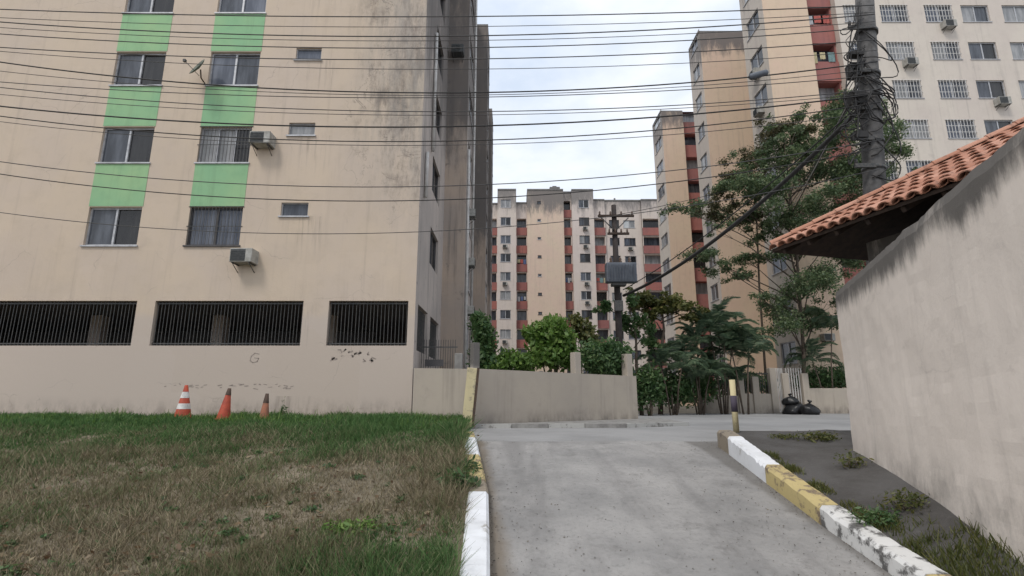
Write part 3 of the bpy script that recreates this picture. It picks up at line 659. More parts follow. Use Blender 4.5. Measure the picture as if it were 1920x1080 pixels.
# slab face right of the first wing
sops = []
for x in (22.6, 25.0, 27.9, 30.3, 33.0):
    for z in rzs: sops.append((x - .9 - 21.2, x + .9 - 21.2, z - Z0, z + 1.25 - Z0))
facade(RB, 'slab_wall', rl(21.2, 29.4, Z0), 0, 22, TOP - Z0, sops, M['rside'], .15)
for x in (22.6, 25.0, 27.9, 30.3, 33.0):
    for z in rzs:
        wo = window(RB, rl(x, 29.4, z), 0, 1.8, 1.25, panes2(), 'alu', True, .12, .06)
        if z > 8 and x < 28:
            mb = MB()
            for i in range(9): xx = -.9 + 1.8 * (i + .5) / 9; mb.box(xx - .012, xx + .012, -.05, -.03, -.02, 1.26)
            for zz in (-.02, .4, .82, 1.24): mb.box(-.94, .94, -.03, -.012, zz, zz + .025)
            mb.build('window_grille', M['conew'], wo)
mb = MB(); mb.face([(21.2, 29.4, Z0), (21.2, 56, Z0), (21.2, 56, TOP), (21.2, 29.4, TOP)]); mb.build('slab_side_wall', M['rside'], RB, rl(0, 0, 0))
mb = MB(); mb.box(21.2, 43, 29.4, 56, TOP, TOP + .1); mb.build('roof', M['roofg'], RB, rl(0, 0, 0))
for k, (x, D, z) in enumerate(((17.6, 29, pw(1490, 640, 29).z), )):
    ac_unit((x, D, z), 0, 'air conditioner low on the peach wall above the palms', w=.6)
for k, zi in enumerate((5, 6, 7)):
    ac_unit((16.2, 30.45, rzs[zi] - .55), R(-90), 'box air conditioner under window on the near peach wing side', 'wing side air conditioners', w=.7, h=.45)

for x, zi in ((22.6, 5), (25.0, 7), (25.0, 4), (30.3, 6), (27.9, 8)):
    ac_unit((x + .3, 29.4, rzs[zi] - .62), 0, 'box air conditioner under a window of the pale slab beside peach wing', 'pale slab air conditioners', w=.75, h=.48)
def laundry(B, x, y, z, w_, rot=0):
    o = B.location; cols = [(.5, .5, .52, 1), (.12, .16, .3, 1), (.45, .12, .1, 1), (.55, .48, .3, 1), (.2, .3, .3, 1)]
    for k in range(3):
        mb = MB(); xx = -w_ / 2 + w_ * (k + .5) / 3; ww_ = w_ / 3 * random.uniform(.55, .9); hh_ = random.uniform(.45, .8); n = 6
        for i in range(n):
            a0 = xx - ww_ / 2 + ww_ * i / n; a1 = xx - ww_ / 2 + ww_ * (i + 1) / n; d0, d1 = .03 * math.sin(i * 2.1), .03 * math.sin((i + 1) * 2.1)
            mb.face([(a0, d0, -hh_), (a1, d1, -hh_), (a1, d1 * .3, 0), (a0, d0 * .3, 0)])
        ci = random.randrange(5)
        if 'cloth%d' % ci not in M: M['cloth%d' % ci] = simple('washing_%d' % ci, cols[ci], None, 6, .9)
        tag(mb.build('washing', M['cloth%d' % ci], None, (x + 0, y, z)), 'small garment hung to dry on a red balcony of the ' + ('far cream block' if B is FB else 'near peach wing'), 'washing', 'washing on far block balconies' if B is FB else 'washing on peach wing balconies')
for a, b, k in ((968, 989, 6), (1117, 1140, 5), (968, 989, 4), (1059, 1075, 5)):
    laundry(FB, (bx_(a) + bx_(b)) / 2, D0 + .74, fzs[k] + .55, bx_(b) - bx_(a) - .3)
for zi in (7, 8): laundry(RB, 20.15, 29.74, rzs[zi] + .75, 1.7)
for k, (px, py) in enumerate(((1158, 6), (1187, 4), (1158, 3), (1187, 7))):
    ac_unit((bx_(px), D0 + 1.18, fzs[py] - .75), 0, 'box air conditioner on the recessed bay of far cream block, behind pole', 'recessed bay air conditioners', w=.7, h=.45)

# ---------------------------------------------------------------- gatehouse wall and gatehouse
A = Vector((.259, -.966, 0)); Bv = Vector((.966, .259, 0))
wd = Vector((-.264, -.9645, 0)); w0 = Vector((5.02, 7.9, 0)); wn = Vector((.9645, -.264, 0))
e = empty('yard_wall', (5.02, 7.9, .5)); tag(e, 'tall pale rendered wall with mouldy black top beside the verge', 'wall')
from mathutils import noise as mnoise
mb = MB(); N = 70; L_ = 5.2; NR = 36; pf = []
for i in range(N + 1):
    t_ = L_ * i / N; base = w0 + wd * t_; topz = 3.2 + .09 * t_ + .03 * mnoise.noise(Vector((t_ * 2.3, 0, 1))) + .02 * mnoise.noise(Vector((t_ * 9, 0, 4)))
    col = []
    for k in range(NR + 1):
        z = -.4 + (topz + .4) * k / NR; bul = .05 * max(0, 1 - (z + .4) / 2.2) + .016 * mnoise.noise(Vector((t_ * 1.6, z * 1.6, 3))) + .006 * mnoise.noise(Vector((t_ * 6, z * 6, 8))) - (.03 * max(0, (z - topz + .06) / .06) ** 2)
        col.append((base - wn * bul) + Vector((0, 0, z)))
    col.append(base + wn * .09 + Vector((0, 0, topz + .035))); col.append(base + wn * .22 + Vector((0, 0, topz - .02))); col.append(base + wn * .22 + Vector((0, 0, -.4))); pf.append(col)
for i in range(N):
    for k in range(len(pf[0]) - 1): mb.face([pf[i][k], pf[i + 1][k], pf[i + 1][k + 1], pf[i][k + 1]], sm=True)
mb.face(pf[0]); mb.face(pf[-1])
mb.build('wall_panel', M['gwall'], e, (-5.02, -7.9, -.5))

GC = Vector((4.59, 8.8, EYE + 2.54))
GH = empty('gatehouse', GC + Bv * 1.3 + A * .7 - Vector((0, 0, GC.z - .6)), math.atan2(Bv.y, Bv.x)); tag(GH, 'small gatehouse with terracotta tiled hip roof behind the pale wall', 'gatehouse')
# local frame: x along Bv, y = -A (away); origin at the body corner
BWd, BLn = 3.2, 4.6; zb = GC.z - GH.location.z
mb = MB(); mb.box(0, BWd, -BLn, 0, -.3, zb + .02); mb.build('wall', M['gwall'], GH)
RX0, RX1, RY0, RY1 = -1.3, BWd + 1.3, -BLn - .7, .7; PT = math.tan(R(29)); cxr = (RX0 + RX1) / 2; zr = zb + (cxr - RX0) * PT; hh = cxr - RX0
ridge = [(cxr, RY1 - hh, zr), (cxr, RY0 + hh, zr)]
if ridge[0][1] < ridge[1][1]: ridge = [(cxr, (RY0 + RY1) / 2, zr)] * 2
cs = [(RX0, RY1, zb), (RX0, RY0, zb), (RX1, RY0, zb), (RX1, RY1, zb)]
mb = MB()
for q in ([cs[0], cs[1], ridge[1], ridge[0]], [cs[2], cs[3], ridge[0], ridge[1]], [cs[3], cs[0], ridge[0]], [cs[1], cs[2], ridge[1]]):
    mb.face([(x, y, z) for x, y, z in q]); mb.face([(x, y, z - .05) for x, y, z in q])
for i in range(4): a, b = cs[i], cs[(i + 1) % 4]; mb.face([a, b, (b[0], b[1], b[2] - .05), (a[0], a[1], a[2] - .05)])
roof = mb.build('roof_deck', M['wood'], GH)
def rafter():
    mb = MB(); mb.box(0, 1.6, -.03, .03, -.13, -.052); me = mb.mesh('rafter', M['wood']); return me
for i in range(11):
    o = put('rafter', wmesh('rafter', rafter), roof, (RX0 + .02, RY1 - .2 - i * .53, zb)); o.rotation_euler = (0, -math.atan(PT), 0)
def tile():
    mb = MB(); n = 6; Lt = .43
    for k, (r, x0) in enumerate(((.088, 0),)):
        ring0 = []; ring1 = []
        for j in range(n + 1):
            a = math.pi * j / n
            ring0.append((0, .098 * math.cos(a), .078 * math.sin(a))); ring1.append((Lt, .080 * math.cos(a), .060 * math.sin(a)))
        for j in range(n):
            mb.face([ring0[j], ring0[j + 1], ring1[j + 1], ring1[j]], sm=True)
            mb.face([(x, y, max(z - .016, -.01)) for x, y, z in (ring0[j + 1], ring0[j], ring1[j], ring1[j + 1])], sm=True)
            i0 = [(p_[0], p_[1] * .84, p_[2] * .8) for p_ in (ring0[j], ring0[j + 1])]; mb.face([ring0[j], i0[0], i0[1], ring0[j + 1]])
    return mb.mesh('roof_tile', M['tile'])
tm = wmesh('tile', tile); sl = math.atan(PT)
def put_tiles(y_list, x_lim):
    for i, y in enumerate(y_list):
        for k in range(12):
            d = -.09 + k * .36; xx = d * math.cos(sl)
            if xx + .25 > x_lim(y): break
            zz = zb + max(xx, -.09) * PT + .02 + .012
            o = put('roof_tile', tm, roof, (RX0 + xx, y + random.uniform(-.006, .006), zz + random.uniform(0, .008))); o.rotation_euler = (0, -sl + R(3.0), R(random.uniform(-1.5, 1.5)))
ylist = [RY1 - .12 - i * .205 for i in range(27)]
put_tiles(ylist, lambda y: min(hh, RY1 - y + .25, y - RY0 + .25))
# channel tiles (concave side up) between the covers, along the eave
def chan():
    mb = MB(); n = 6
    for j in range(n):
        a, b = math.pi * j / n, math.pi * (j + 1) / n
        p = [(0, .1 * math.cos(a), -.06 * math.sin(a)), (0, .1 * math.cos(b), -.06 * math.sin(b)), (1.6, .1 * math.cos(b), -.06 * math.sin(b)), (1.6, .1 * math.cos(a), -.06 * math.sin(a))]
        mb.face(p, sm=True); mb.face([(x, y, z - .014) for x, y, z in p[::-1]], sm=True); mb.face([p[0], p[1], (p[1][0], p[1][1], p[1][2] - .014), (p[0][0], p[0][1], p[0][2] - .014)])
    return mb.mesh('channel_tile', M['tile'])
for y in [v - .1025 for v in ylist[1:-2]]:
    o = put('channel_tile', wmesh('chan', chan), roof, (RX0 - .06, y, zb + .06)); o.rotation_euler = (0, -sl, 0)
# hip tiles along the visible hip
hv = Vector(ridge[0]) - Vector(cs[0]); nh = int(hv.length / .34)
for i in range(nh):
    p = Vector(cs[0]) + hv * (i / nh) + Vector((0, 0, .09)); o = put('roof_tile', tm, roof, p); o.rotation_euler = Vector(hv).to_track_quat('X', 'Z').to_euler()

# ---------------------------------------------------------------- utility poles and wires
PD = 11.5; pb = pw(1641, 370, PD); ptp = pw(1622, 20, PD); dv = (ptp - pb).normalized()
def polepos(z): return pb + dv * ((z - pb.z) / dv.z)
base = polepos(.7); topp = polepos(14.5)
e = empty('utility_pole', base); tag(e, 'leaning grey concrete utility pole behind the tiled roof', 'utility pole')
mb = MB(); mb.tube([Vector((0, 0, 0)), topp - base], [.27, .19], 16); mb.build('pole_shaft', M['polec'], e)
for z in (6.9, 7.6, 8.4, 9.4, 10.6):
    q = polepos(z) - base; mb = MB(); mb.tube([q - dv * .04, q + dv * .04], .255, 16); mb.build('strap', M['iron'], e)
    mb = MB(); mb.box(-.42, .06, -.06, .0, -.05, .05); mb.tube([(-.38, -.03, .05), (-.38, -.03, .16)], .035, 8); mb.build('bracket_arm', M['iron'], e, q + Vector((-.18, -.2, 0)))
mb = MB(); q = polepos(pw(1600, 190, PD).z) - base
mb.box(-.62, -.26, -.28, .02, -.22, .14); bevel(mb.build('junction_box', M['wire'], e, q), .03)
mb = MB(); mb.box(-.52, -.30, -.26, .0, .55, .92); bevel(mb.build('junction_box', M['wire'], e, q), .03)
# a coil of spare cable
mb = MB(); ring = [Vector((-.05 + .34 * math.cos(a), -.3, -.35 + .42 * math.sin(a))) for a in np.linspace(0, 2 * math.pi * 3, 60)]
for i, r_ in enumerate(ring): r_.x += .03 * math.sin(i * 1.9); r_.z += .03 * math.cos(i * 2.3); r_.y -= .003 * i
mb.tube(ring, .014, 6); mb.build('cable_coil', M['wire'], e, q)
for k in range(26):
    z0_, z1_ = random.uniform(6.6, 11.4), random.uniform(6.6, 11.4); a0 = polepos(z0_) - base; a1 = polepos(z1_) - base
    ox = random.choice((-1, -1, -1, 1)) * random.uniform(.3, .75); pts = []
    for i in range(13):
        t_ = i / 12; p_ = a0.lerp(a1, t_); bl = math.sin(math.pi * t_); p_ = p_ + Vector((-.24 + ox * bl + .04 * math.sin(9 * t_ + k), -.22 - .12 * bl, -.5 * bl + .06 * math.cos(11 * t_ + k))); pts.append(p_)
    mb = MB(); mb.tube(pts, random.uniform(.008, .02), 5); mb.build('slack_cable', M['wire'], e)
for k in range(3):
    mb = MB(); z_ = 7.6 + k * 1.1; w_ = random.uniform(.05, .12); mb.box(-.5 - w_, -.28, -.3, -.1, z_, z_ + random.uniform(.06, .18)); mb.build('terminal_block', M['wire'], e, (polepos(z_) - base) - Vector((0, 0, z_)) * 1.0)

def wire(pts, r, mat='wire', Dl=PD, label=None, group=None, x_left=-17.5, to_pole=True, n=40):
    P_ = [pw(a, b, PD - .35) for a, b in pts]; co = np.polyfit([p.x for p in P_], [p.z for p in P_], 2)
    if co[0] < 0: co = np.append([0], np.polyfit([p.x for p in P_], [p.z for p in P_], 1))
    xr = 8.55 + (co[0] * 64 + co[1] * 8 + co[2] - 6) * .09
    xs_ = np.linspace(x_left, xr, n); zs_ = np.polyval(co, xs_)
    mb = MB(); mb.tube([(x, PD - .35, z) for x, z in zip(xs_, zs_)], r, 5)
    return tag(mb.build('overhead_wire', M[mat]), 'thicker black overhead wire strung across the street to the leaning pole' if mat == 'wire' else 'thin grey overhead wire strung across the street to the leaning pole', 'wire', 'black overhead wires' if mat == 'wire' else 'thin grey overhead wires')
for pts, r, m in (
    ([(285, 26), (640, 32), (900, 30), (1390, 20)], .013, 'wireg'), ([(285, 58), (640, 69), (900, 66), (1400, 46)], .014, 'wireg'),
    ([(285, 80), (640, 91), (900, 88), (1290, 76)], .012, 'wireg'), ([(285, 103), (640, 113), (900, 109), (1290, 98)], .012, 'wireg'),
    ([(285, 150), (640, 171), (900, 174), (1290, 155)], .016, 'wire'), ([(285, 172), (640, 183), (900, 182), (1290, 168)], .010, 'wireg'),
    ([(285, 190), (640, 206), (900, 210), (1290, 196)], .011, 'wireg'), ([(285, 224), (640, 238), (900, 236), (1290, 215)], .018, 'wire'),
    ([(285, 248), (640, 264), (900, 264), (1180, 248)], .013, 'wire'), ([(285, 335), (640, 348), (900, 349), (1290, 316)], .011, 'wireg'),
    ([(285, 360), (640, 377), (900, 372), (1290, 338)], .012, 'wire'),
    ([(285, 67), (640, 77), (900, 75), (1390, 58)], .008, 'wireg'), ([(285, 116), (640, 128), (900, 130), (1290, 118)], .008, 'wireg'), ([(285, 160), (640, 177), (900, 178), (1290, 162)], .008, 'wireg'),
    ([(285, 200), (640, 214), (900, 216), (1290, 202)], .008, 'wireg'), ([(285, 256), (640, 271), (900, 272), (1180, 258)], .008, 'wireg'), ([(285, 44), (640, 51), (900, 49), (1390, 36)], .008, 'wireg'), ([(285, 428), (640, 437), (900, 430), (1290, 386)], .009, 'wireg')):
    wire(pts, r, m)
# splice closure on the thick wire
p = pw(1422, 140, PD - .35); mb = MB(); dd = Vector((.96, 0, .28)); mb.tube([p - dd * .24, p - dd * .2, p + dd * .2, p + dd * .24], [.04, .075, .075, .04], 10); 
tag(mb.build('cable_splice', M['tank']), 'dark splice closure hanging on an overhead wire before the peach wing', 'splice box')
def cable(a, b, sag, r, name, label, cat, mat='wire', n=30, grp=None):
    a, b = Vector(a), Vector(b); mb = MB(); pts = []
    for i in range(n + 1):
        t_ = i / n; p = a.lerp(b, t_); p.z -= sag * 4 * t_ * (1 - t_); pts.append(p)
    mb.tube(pts, r, 6); return tag(mb.build(name, M[mat]), label, cat, grp)
a = polepos(pw(1600, 205, PD).z) + Vector((-.3, -.3, 0)); FPx = pw(1163, 560, 22)
cable(a, (FPx.x + .1, 21.8, pw(1190, 556, 22).z), .55, .06, 'cable_bundle', 'thick bundled black cable slanting down from leaning pole to far pole', 'cable')
cable(a + Vector((.02, 0, .12)), (FPx.x + .1, 21.8, pw(1190, 545, 22).z), .35, .018, 'drop_cable', 'slim black cable slanting alongside the thick bundle between poles', 'cable')
for i in range(4):
    b_ = pw(1490 + i * 6, 196 - i * 5, 24); cable(polepos(pw(1600, 128 + i * 8, PD).z) + Vector((-.2, -.2, 0)), b_ if False else (16.1, 29.2, 11.5 + i * .35), .2, .016, 'drop_cable', 'service cable dropping from leaning pole to the peach wing', 'cable', 'pvc' if i == 1 else 'wire', 16, 'service drop cables')

# transformer pole further back
px_ = pw(1164, 700, 22).x; e = empty('transformer_pole', (px_, 22, .8)); tag(e, 'dark utility pole with crossarm and blue grey transformer drum behind hedge', 'utility pole')
ht = pw(1160, 385, 22).z - .8
mb = MB(); mb.tube([(0, 0, 0), (0, 0, ht)], [.17, .11], 12); mb.build('pole_shaft', M['polew'], e)
for z_, a_, b_ in ((pw(0, 407, 22).z - .8, -.75, .85), (pw(0, 440, 22).z - .8, -.35, .6)):
    mb = MB(); mb.box(a_, b_, -.2, -.1, z_ - .045, z_ + .045); mb.build('crossarm', M['wood'], e)
    for k in range(4):
        x = a_ + .08 + (b_ - a_ - .16) * k / 3; mb = MB(); mb.lathe([(.015, 0), (.05, .04), (.03, .08), (.045, .12), (.015, .18)], 10, c=(x, -.15, z_ + .045)); mb.build('insulator', M['porc'], e)
for s_ in (-1, 1): mb = MB(); z_ = pw(0, 407, 22).z - .8; mb.tube([(0, -.13, z_ - .7), (s_ * .6, -.13, z_ - .08)], .025, 6); mb.build('brace', M['iron'], e)
zt0, zt1 = pw(0, 534, 22).z - .8, pw(0, 498, 22).z - .8
mb = MB(); mb.box(-.55, .75, -.62, -.16, zt0, zt1); bevel(mb.build('transformer_tank', M['tank'], e), .06, 3)
for k in range(10): x = -.44 + k * .118; mb = MB(); mb.box(x - .01, x + .01, -.70, -.622, zt0 + .08, zt1 - .12); mb.build('cooling_fin', M['tank'], e)
for k in range(3): mb = MB(); mb.lathe([(.05, 0), (.08, .06), (.045, .12), (.07, .18), (.02, .28)], 10, c=(-.3 + .4 * k, -.4, zt1)); mb.build('bushing', M['porc'], e)
mb = MB(); mb.box(-.3, .3, -.5, -.12, zt0 - .12, zt0 - .01); mb.build('support', M['iron'], e)
mb = MB(); mb.box(-.2, .16, -.34, -.14, zt0 - 1.2, zt0 - .75); bevel(mb.build('switch_box', M['iron'], e), .02)
cable((px_, 21.9, pw(0, 405, 22).z), (19.3, 30, pw(1500, 300, 30).z), .3, .014, 'drop_cable', 'thin cable from transformer pole crossarm toward the peach block', 'cable')

# ---------------------------------------------------------------- vegetation
def leaves(n, clumps, size, up=.35, asp=.5, hollow=.35):
    """n leaf quads spread through ellipsoid clumps -> verts, faces"""
    w_ = np.array([c[1][0] * c[1][1] * c[1][2] for c in clumps]) ** .72; w_ /= w_.sum()
    ci = rng.choice(len(clumps), n, p=w_); C = np.array([c[0] for c in clumps])[ci]; Rr = np.array([c[1] for c in clumps])[ci]
    d = rng.normal(size=(n, 3)); d /= np.linalg.norm(d, axis=1)[:, None]; r = (hollow + (1 - hollow) * rng.random(n) ** .55) * (1 + .22 * rng.normal(size=n)); P_ = C + d * r[:, None] * Rr
    nv = rng.normal(size=(n, 3)); nv += d * .5; nv[:, 2] += up * 2; nv /= np.linalg.norm(nv, axis=1)[:, None]
    t_ = np.cross(nv, rng.normal(size=(n, 3))); t_ /= np.linalg.norm(t_, axis=1)[:, None]; b_ = np.cross(nv, t_)
    s_ = size * (.45 + 1.1 * rng.random(n) ** 1.4)[:, None]
    V = np.stack([P_ - t_ * s_, P_ + b_ * s_ * asp - nv * s_ * .12, P_ + t_ * s_, P_ - b_ * s_ * asp - nv * s_ * .12], 1).reshape(-1, 3)
    return V
def qmesh(name, V, mat):
    n = len(V) // 4; me = bpy.data.meshes.new(name); me.vertices.add(len(V)); me.vertices.foreach_set('co', V.astype(np.float32).ravel())
    me.loops.add(4 * n); me.loops.foreach_set('vertex_index', np.arange(4 * n, dtype=np.int32)); me.polygons.add(n)
    me.polygons.foreach_set('loop_start', np.arange(0, 4 * n, 4, dtype=np.int32)); me.materials.append(mat); me.update(calc_edges=True); me.validate(); return me
def shrub(name, label, cat, base, clumps, n, size, mat, stems=4, up=.2, group=None, kind=None):
    e = empty(name, base); tag(e, label, cat, group)
    b = Vector(base); cl = [((Vector(c) - b), r) for c, r in clumps]
    put('crown', qmesh('crown', leaves(n, [(tuple(c), r) for c, r in cl], size, up), M[mat]), e)
    mb = MB()
    for i in range(stems):
        c = cl[i % len(cl)][0]; mb.tube([(random.uniform(-.1, .1), random.uniform(-.1, .1), -.05), (c.x * .5 + random.uniform(-.1, .1), c.y * .5, c.z * .45), (c.x, c.y, c.z)], [.05, .035, .015], 6)
    mb.build('trunk', M['bark'], e); return e
def C_(px, py, D, rx, rz_r, ry=None): return (pw(px, py, D), (rx, ry or rx, rz_r))
# behind the boundary wall
shrub('shrub', 'narrow dark green shrub rising behind the first wall post', 'shrub', (pw(902, 700, 17).x, 17, .8), [C_(902, 612, 17, .33, .42), C_(908, 640, 17, .4, .5), C_(905, 675, 17, .42, .5), C_(896, 596, 17, .22, .2)], 2600, .085, 'l_mid')
shrub('round_bush', 'bright green rounded bush behind wall between two posts', 'bush', (pw(1035, 700, 18).x, 18.3, .8), [C_(1030, 625, 18.3, .62, .48), C_(1052, 640, 18.3, .5, .5), C_(1008, 632, 18.3, .45, .4), C_(1040, 608, 18.3, .4, .3), C_(1030, 665, 18.3, .8, .45), C_(1060, 668, 18.3, .45, .45), C_(992, 622, 18.5, .25, .2)], 7500, .10, 'l_bright', 6)
shrub('low_shrub', 'low green plants filling the gap left of rounded bush', 'shrub', (pw(955, 700, 17.5).x, 17.5, .8), [C_(935, 682, 17.3, .4, .28), C_(960, 676, 17.5, .4, .35), C_(985, 682, 17.8, .4, .28), C_(918, 686, 17, .3, .2)], 3200, .08, 'l_bright')
shrub('clipped_hedge', 'dense green hedge behind wall between last two posts', 'hedge', (pw(1138, 700, 17.9).x, 17.9, .8), [C_(1110, 668, 17.2, .42, .46), C_(1138, 664, 17.7, .5, .48), C_(1165, 668, 18.1, .38, .42), C_(1122, 684, 17.4, .45, .4), C_(1155, 686, 17.9, .5, .4)], 10000, .07, 'l_mid')
shrub('loose_shrub', 'loose yellowish shrub behind the rounded bush', 'shrub', (pw(1092, 700, 20).x, 20.5, .8), [C_(1090, 618, 20.5, .4, .5), C_(1105, 635, 20.5, .4, .5), C_(1078, 600, 20.5, .3, .25)], 1300, .09, 'l_yel')
def tree(name, label, base, limbs, n, size, mat, tr=.16, up=.45, group=None):
    """limbs: list of (tip, radii)"""
    e = empty(name, base); tag(e, label, 'tree', group); b = Vector(base)
    rel = [((Vector(c) - b), r) for c, r in limbs]
    fork = Vector((sum(c.x for c, r in rel) / len(rel) * .35, sum(c.y for c, r in rel) / len(rel) * .35, min(c.z for c, r in rel) * .62))
    topz = max(c.z for c, r in rel); ax = Vector((sum(c.x for c, r in rel) / len(rel) * .8, 0, topz * .92))
    mb = MB(); mb.tube([(0, 0, -.1), (fork.x * .5, fork.y * .5, fork.z * .5), fork, fork.lerp(ax, .5) + Vector((.15, 0, 0)), ax], [tr * 1.25, tr, tr * .9, tr * .6, tr * .2], 9)
    for c, r in rel:
        k = max(0, min(.9, (c.z - fork.z) / max(.1, ax.z - fork.z) - .2)); s0 = fork.lerp(ax, k); mid = s0.lerp(c, .55) + Vector((random.uniform(-.15, .15), 0, random.uniform(.0, .25)))
        mb.tube([s0, mid, c], [tr * .4, tr * .25, tr * .08], 6)
        for q in range(4):
            a_ = Vector((random.uniform(-1, 1) * r[0], random.uniform(-1, 1) * r[1], random.uniform(-.5, .6) * r[2])) * .8; mb.tube([mid.lerp(c, .5), c + a_], [tr * .12, tr * .03], 4)
    mb.build('trunk', M['bark'], e)
    sub = []
    for c, r in rel:
        for q in range(7):
            a_ = rng.normal(size=3) * .62; k = .34 + .34 * random.random()
            sub.append(((c.x + a_[0] * r[0], c.y + a_[1] * r[1], c.z + a_[2] * r[2] * 1.1), (r[0] * k, r[1] * k, max(r[2] * k * 1.1, .12))))
    put('crown', qmesh('crown', leaves(n, sub, size, up, .5, .1), M[mat]), e); return e
TD = 26.6
main = [(1290, 395, .85, .28), (1310, 478, .95, .40), (1335, 385, .6, .35), (1395, 395, 1.2, .6), (1440, 350, 1.3, .8), (1410, 300, .8, .45), (1480, 285, 1.2, .9), (1540, 250, 1.2, .9), (1590, 280, 1.1, 1.2), (1570, 340, 1.2, .8), (1500, 390, 1.1, .7), (1445, 255, .7, .4), (1520, 325, 1.0, .8), (1610, 220, .7, .8), (1400, 485, .9, .35), (1350, 500, .7, .3), (1385, 515, .9, .3), (1480, 470, .9, .5), (1490, 545, 1.2, .7), (1530, 520, .9, .8), (1470, 590, 1.1, .65), (1520, 600, .9, .5), (1570, 440, .8, .7), (1600, 400, .9, .9), (1455, 420, .9, .5), (1420, 440, .7, .4), (1540, 420, .9, .7), (1360, 345, .6, .4), (1500, 225, .7, .45), (1560, 200, .7, .5), (1460, 310, .8, .6), (1390, 345, .7, .45), (1590, 480, .8, .6), (1430, 560, .7, .4), (1550, 570, .9, .6), (1340, 430, .5, .25), (1582, 212, .7, .5), (1548, 250, .7, .5), (1512, 290, .75, .5), (1478, 322, .7, .45), (1442, 352, .7, .4), (1410, 378, .6, .35), (1600, 340, .8, .8), (1625, 300, .7, .9), (1655, 250, .8, .8), (1660, 330, .8, .8), (1690, 290, .7, .7), (1640, 210, .6, .5)]
tree('broadleaf_tree', 'large dark green layered tree before the peach block', (14.6, TD, .8), [C_(a, b, TD + random.uniform(-1.2, .8), c, d) for a, b, c, d in main], 80000, .07, 'l_dark', .10, .4)
tree('sparse_tree', 'sparse olive brown tree with airy crown in front of peach wings', (13.2, 27.4, .8), [C_(a, b, 27.2 + random.uniform(-.5, .5), c, d) for a, b, c, d in ((1440, 250, .9, .6), (1415, 295, .9, .6), (1380, 330, .8, .5), (1470, 240, .8, .4), (1355, 365, .7, .4), (1425, 335, .9, .5), (1500, 250, .7, .5), (1330, 395, .6, .35), (1400, 410, .8, .5))], 15000, .065, 'l_brown', .06, .4)
tree('olive_tree', 'pale olive leaved tree standing beside the transformer pole', (pw(1240, 700, 24).x, 24.5, .8), [C_(1205, 560, 24.5, .6, .35), C_(1240, 575, 24.5, .8, .35), C_(1280, 580, 24.5, .8, .3), C_(1215, 600, 24.5, .5, .4), C_(1310, 590, 25, .6, .3), C_(1190, 580, 24, .4, .4), C_(1265, 555, 24.5, .5, .25)], 3600, .11, 'l_yel', .10)
tree('grey_leaved_tree', 'thin shaggy tree beside transformer pole foot', (pw(1200, 700, 23.2).x, 23.2, .8), [C_(1178, 600, 23, .4, .5), C_(1215, 630, 23, .5, .5), C_(1190, 560, 23, .4, .3), C_(1130, 575, 23, .5, .16)], 1500, .11, 'l_mid', .08)
# dark undergrowth under the trees
for i, (px, py, D, rx, rz_r, n, nm, lb) in enumerate(((1215, 715, 22.5, .55, .75, 3200, 'undergrowth_shrub', 'dark shrub at the roadside end of boundary wall'), (1265, 720, 24, .8, .65, 3400, 'undergrowth_shrub', 'dark shrub under the pale olive tree'), (1310, 715, 25, .7, .7, 3000, 'undergrowth_shrub', 'dark shrub among palm stems left of the railing'), (1555, 702, 27.6, 1.5, .5, 4200, 'hedge', 'dark hedge growing above the far pinkish garden wall'), (1395, 712, 27.3, 1.3, .45, 3200, 'hedge', 'dark hedge behind the far railing and pillars'))):
    c = pw(px, py, D); shrub(nm, lb, 'hedge' if nm == 'hedge' else 'shrub', (c.x, D, .8), [(c, (rx, rx * .8, rz_r)), (c + Vector((rx * .5, .2, -.3)), (rx * .8, rx * .7, rz_r)), (c + Vector((-rx * .5, .1, -.4)), (rx * .8, rx * .7, rz_r))], int(n * .8), .085, 'l_mid', 5)
# palms
def frond():
    mb = MB(); Lf = 1.7; prev = None
    pts = []
    for i in range(9):
        t_ = i / 8; pts.append(Vector((Lf * t_ * (1 - .12 * t_), 0, .75 * math.sin(t_ * 2.3) * (1 - .2 * t_) - .42 * t_ * t_)))
    mb.tube(pts, [.016 * (1 - .85 * i / 8) for i in range(9)], 4, caps=False)
    for i in range(30):
        t_ = .12 + .88 * i / 29; k = min(int(t_ * 8), 7); p = pts[k].lerp(pts[k + 1], t_ * 8 - k); ll = .44 * math.sin(math.pi * min(1, t_ * .85 + .12)) + .08
        for s_ in (-1, 1):
            dr = Vector((.55, s_ * .9, -.28 + random.uniform(-.15, .1))).normalized() * ll; wv_ = Vector((.024, 0, .006))
            mb.face([p - wv_, p + wv_, p + dr * .6 + wv_ + Vector((0, 0, .03)), p + dr]); 
    return mb.mesh('frond', M['l_palm'])
fm = wmesh('frond', frond)
def palm(px, top, D, label, nst=4, sc=1.0, group=None):
    x = pw(px, 700, D).x; h = pw(px, top, D).z - .8; e = empty('palm', (x, D, .8)); tag(e, label, 'palm', group)
    for s_ in range(nst):
        a = 2 * math.pi * s_ / nst + px; sp = .35 * (nst > 1); hh_ = h * random.uniform(.40, 1.0) - .45 * sc
        q = Vector((sp * math.cos(a) * 1.5, sp * math.sin(a) * 1.5, hh_)); mb = MB(); mb.tube([(sp * .4 * math.cos(a), sp * .4 * math.sin(a), -.05), (sp * .9 * math.cos(a), sp * .9 * math.sin(a), hh_ * .6), q], [.04, .032, .025], 7); mb.build('stem', M['bark'], e)
        for k in range(11):
            o = put('frond', fm, e, q); o.rotation_euler = (random.uniform(-.2, .2), random.uniform(-.85, .5), a + k * 2 * math.pi / 11 + random.uniform(-.3, .3)); o.scale = [sc * random.uniform(.75, 1.1)] * 3
palm(1308, 600, 24.0, 'clumping palm with drooping dark fronds beside the olive tree', 4, .85)
palm(1352, 568, 24.8, 'tallest clumping palm with dark fronds before the peach wing', 5, 1.0)
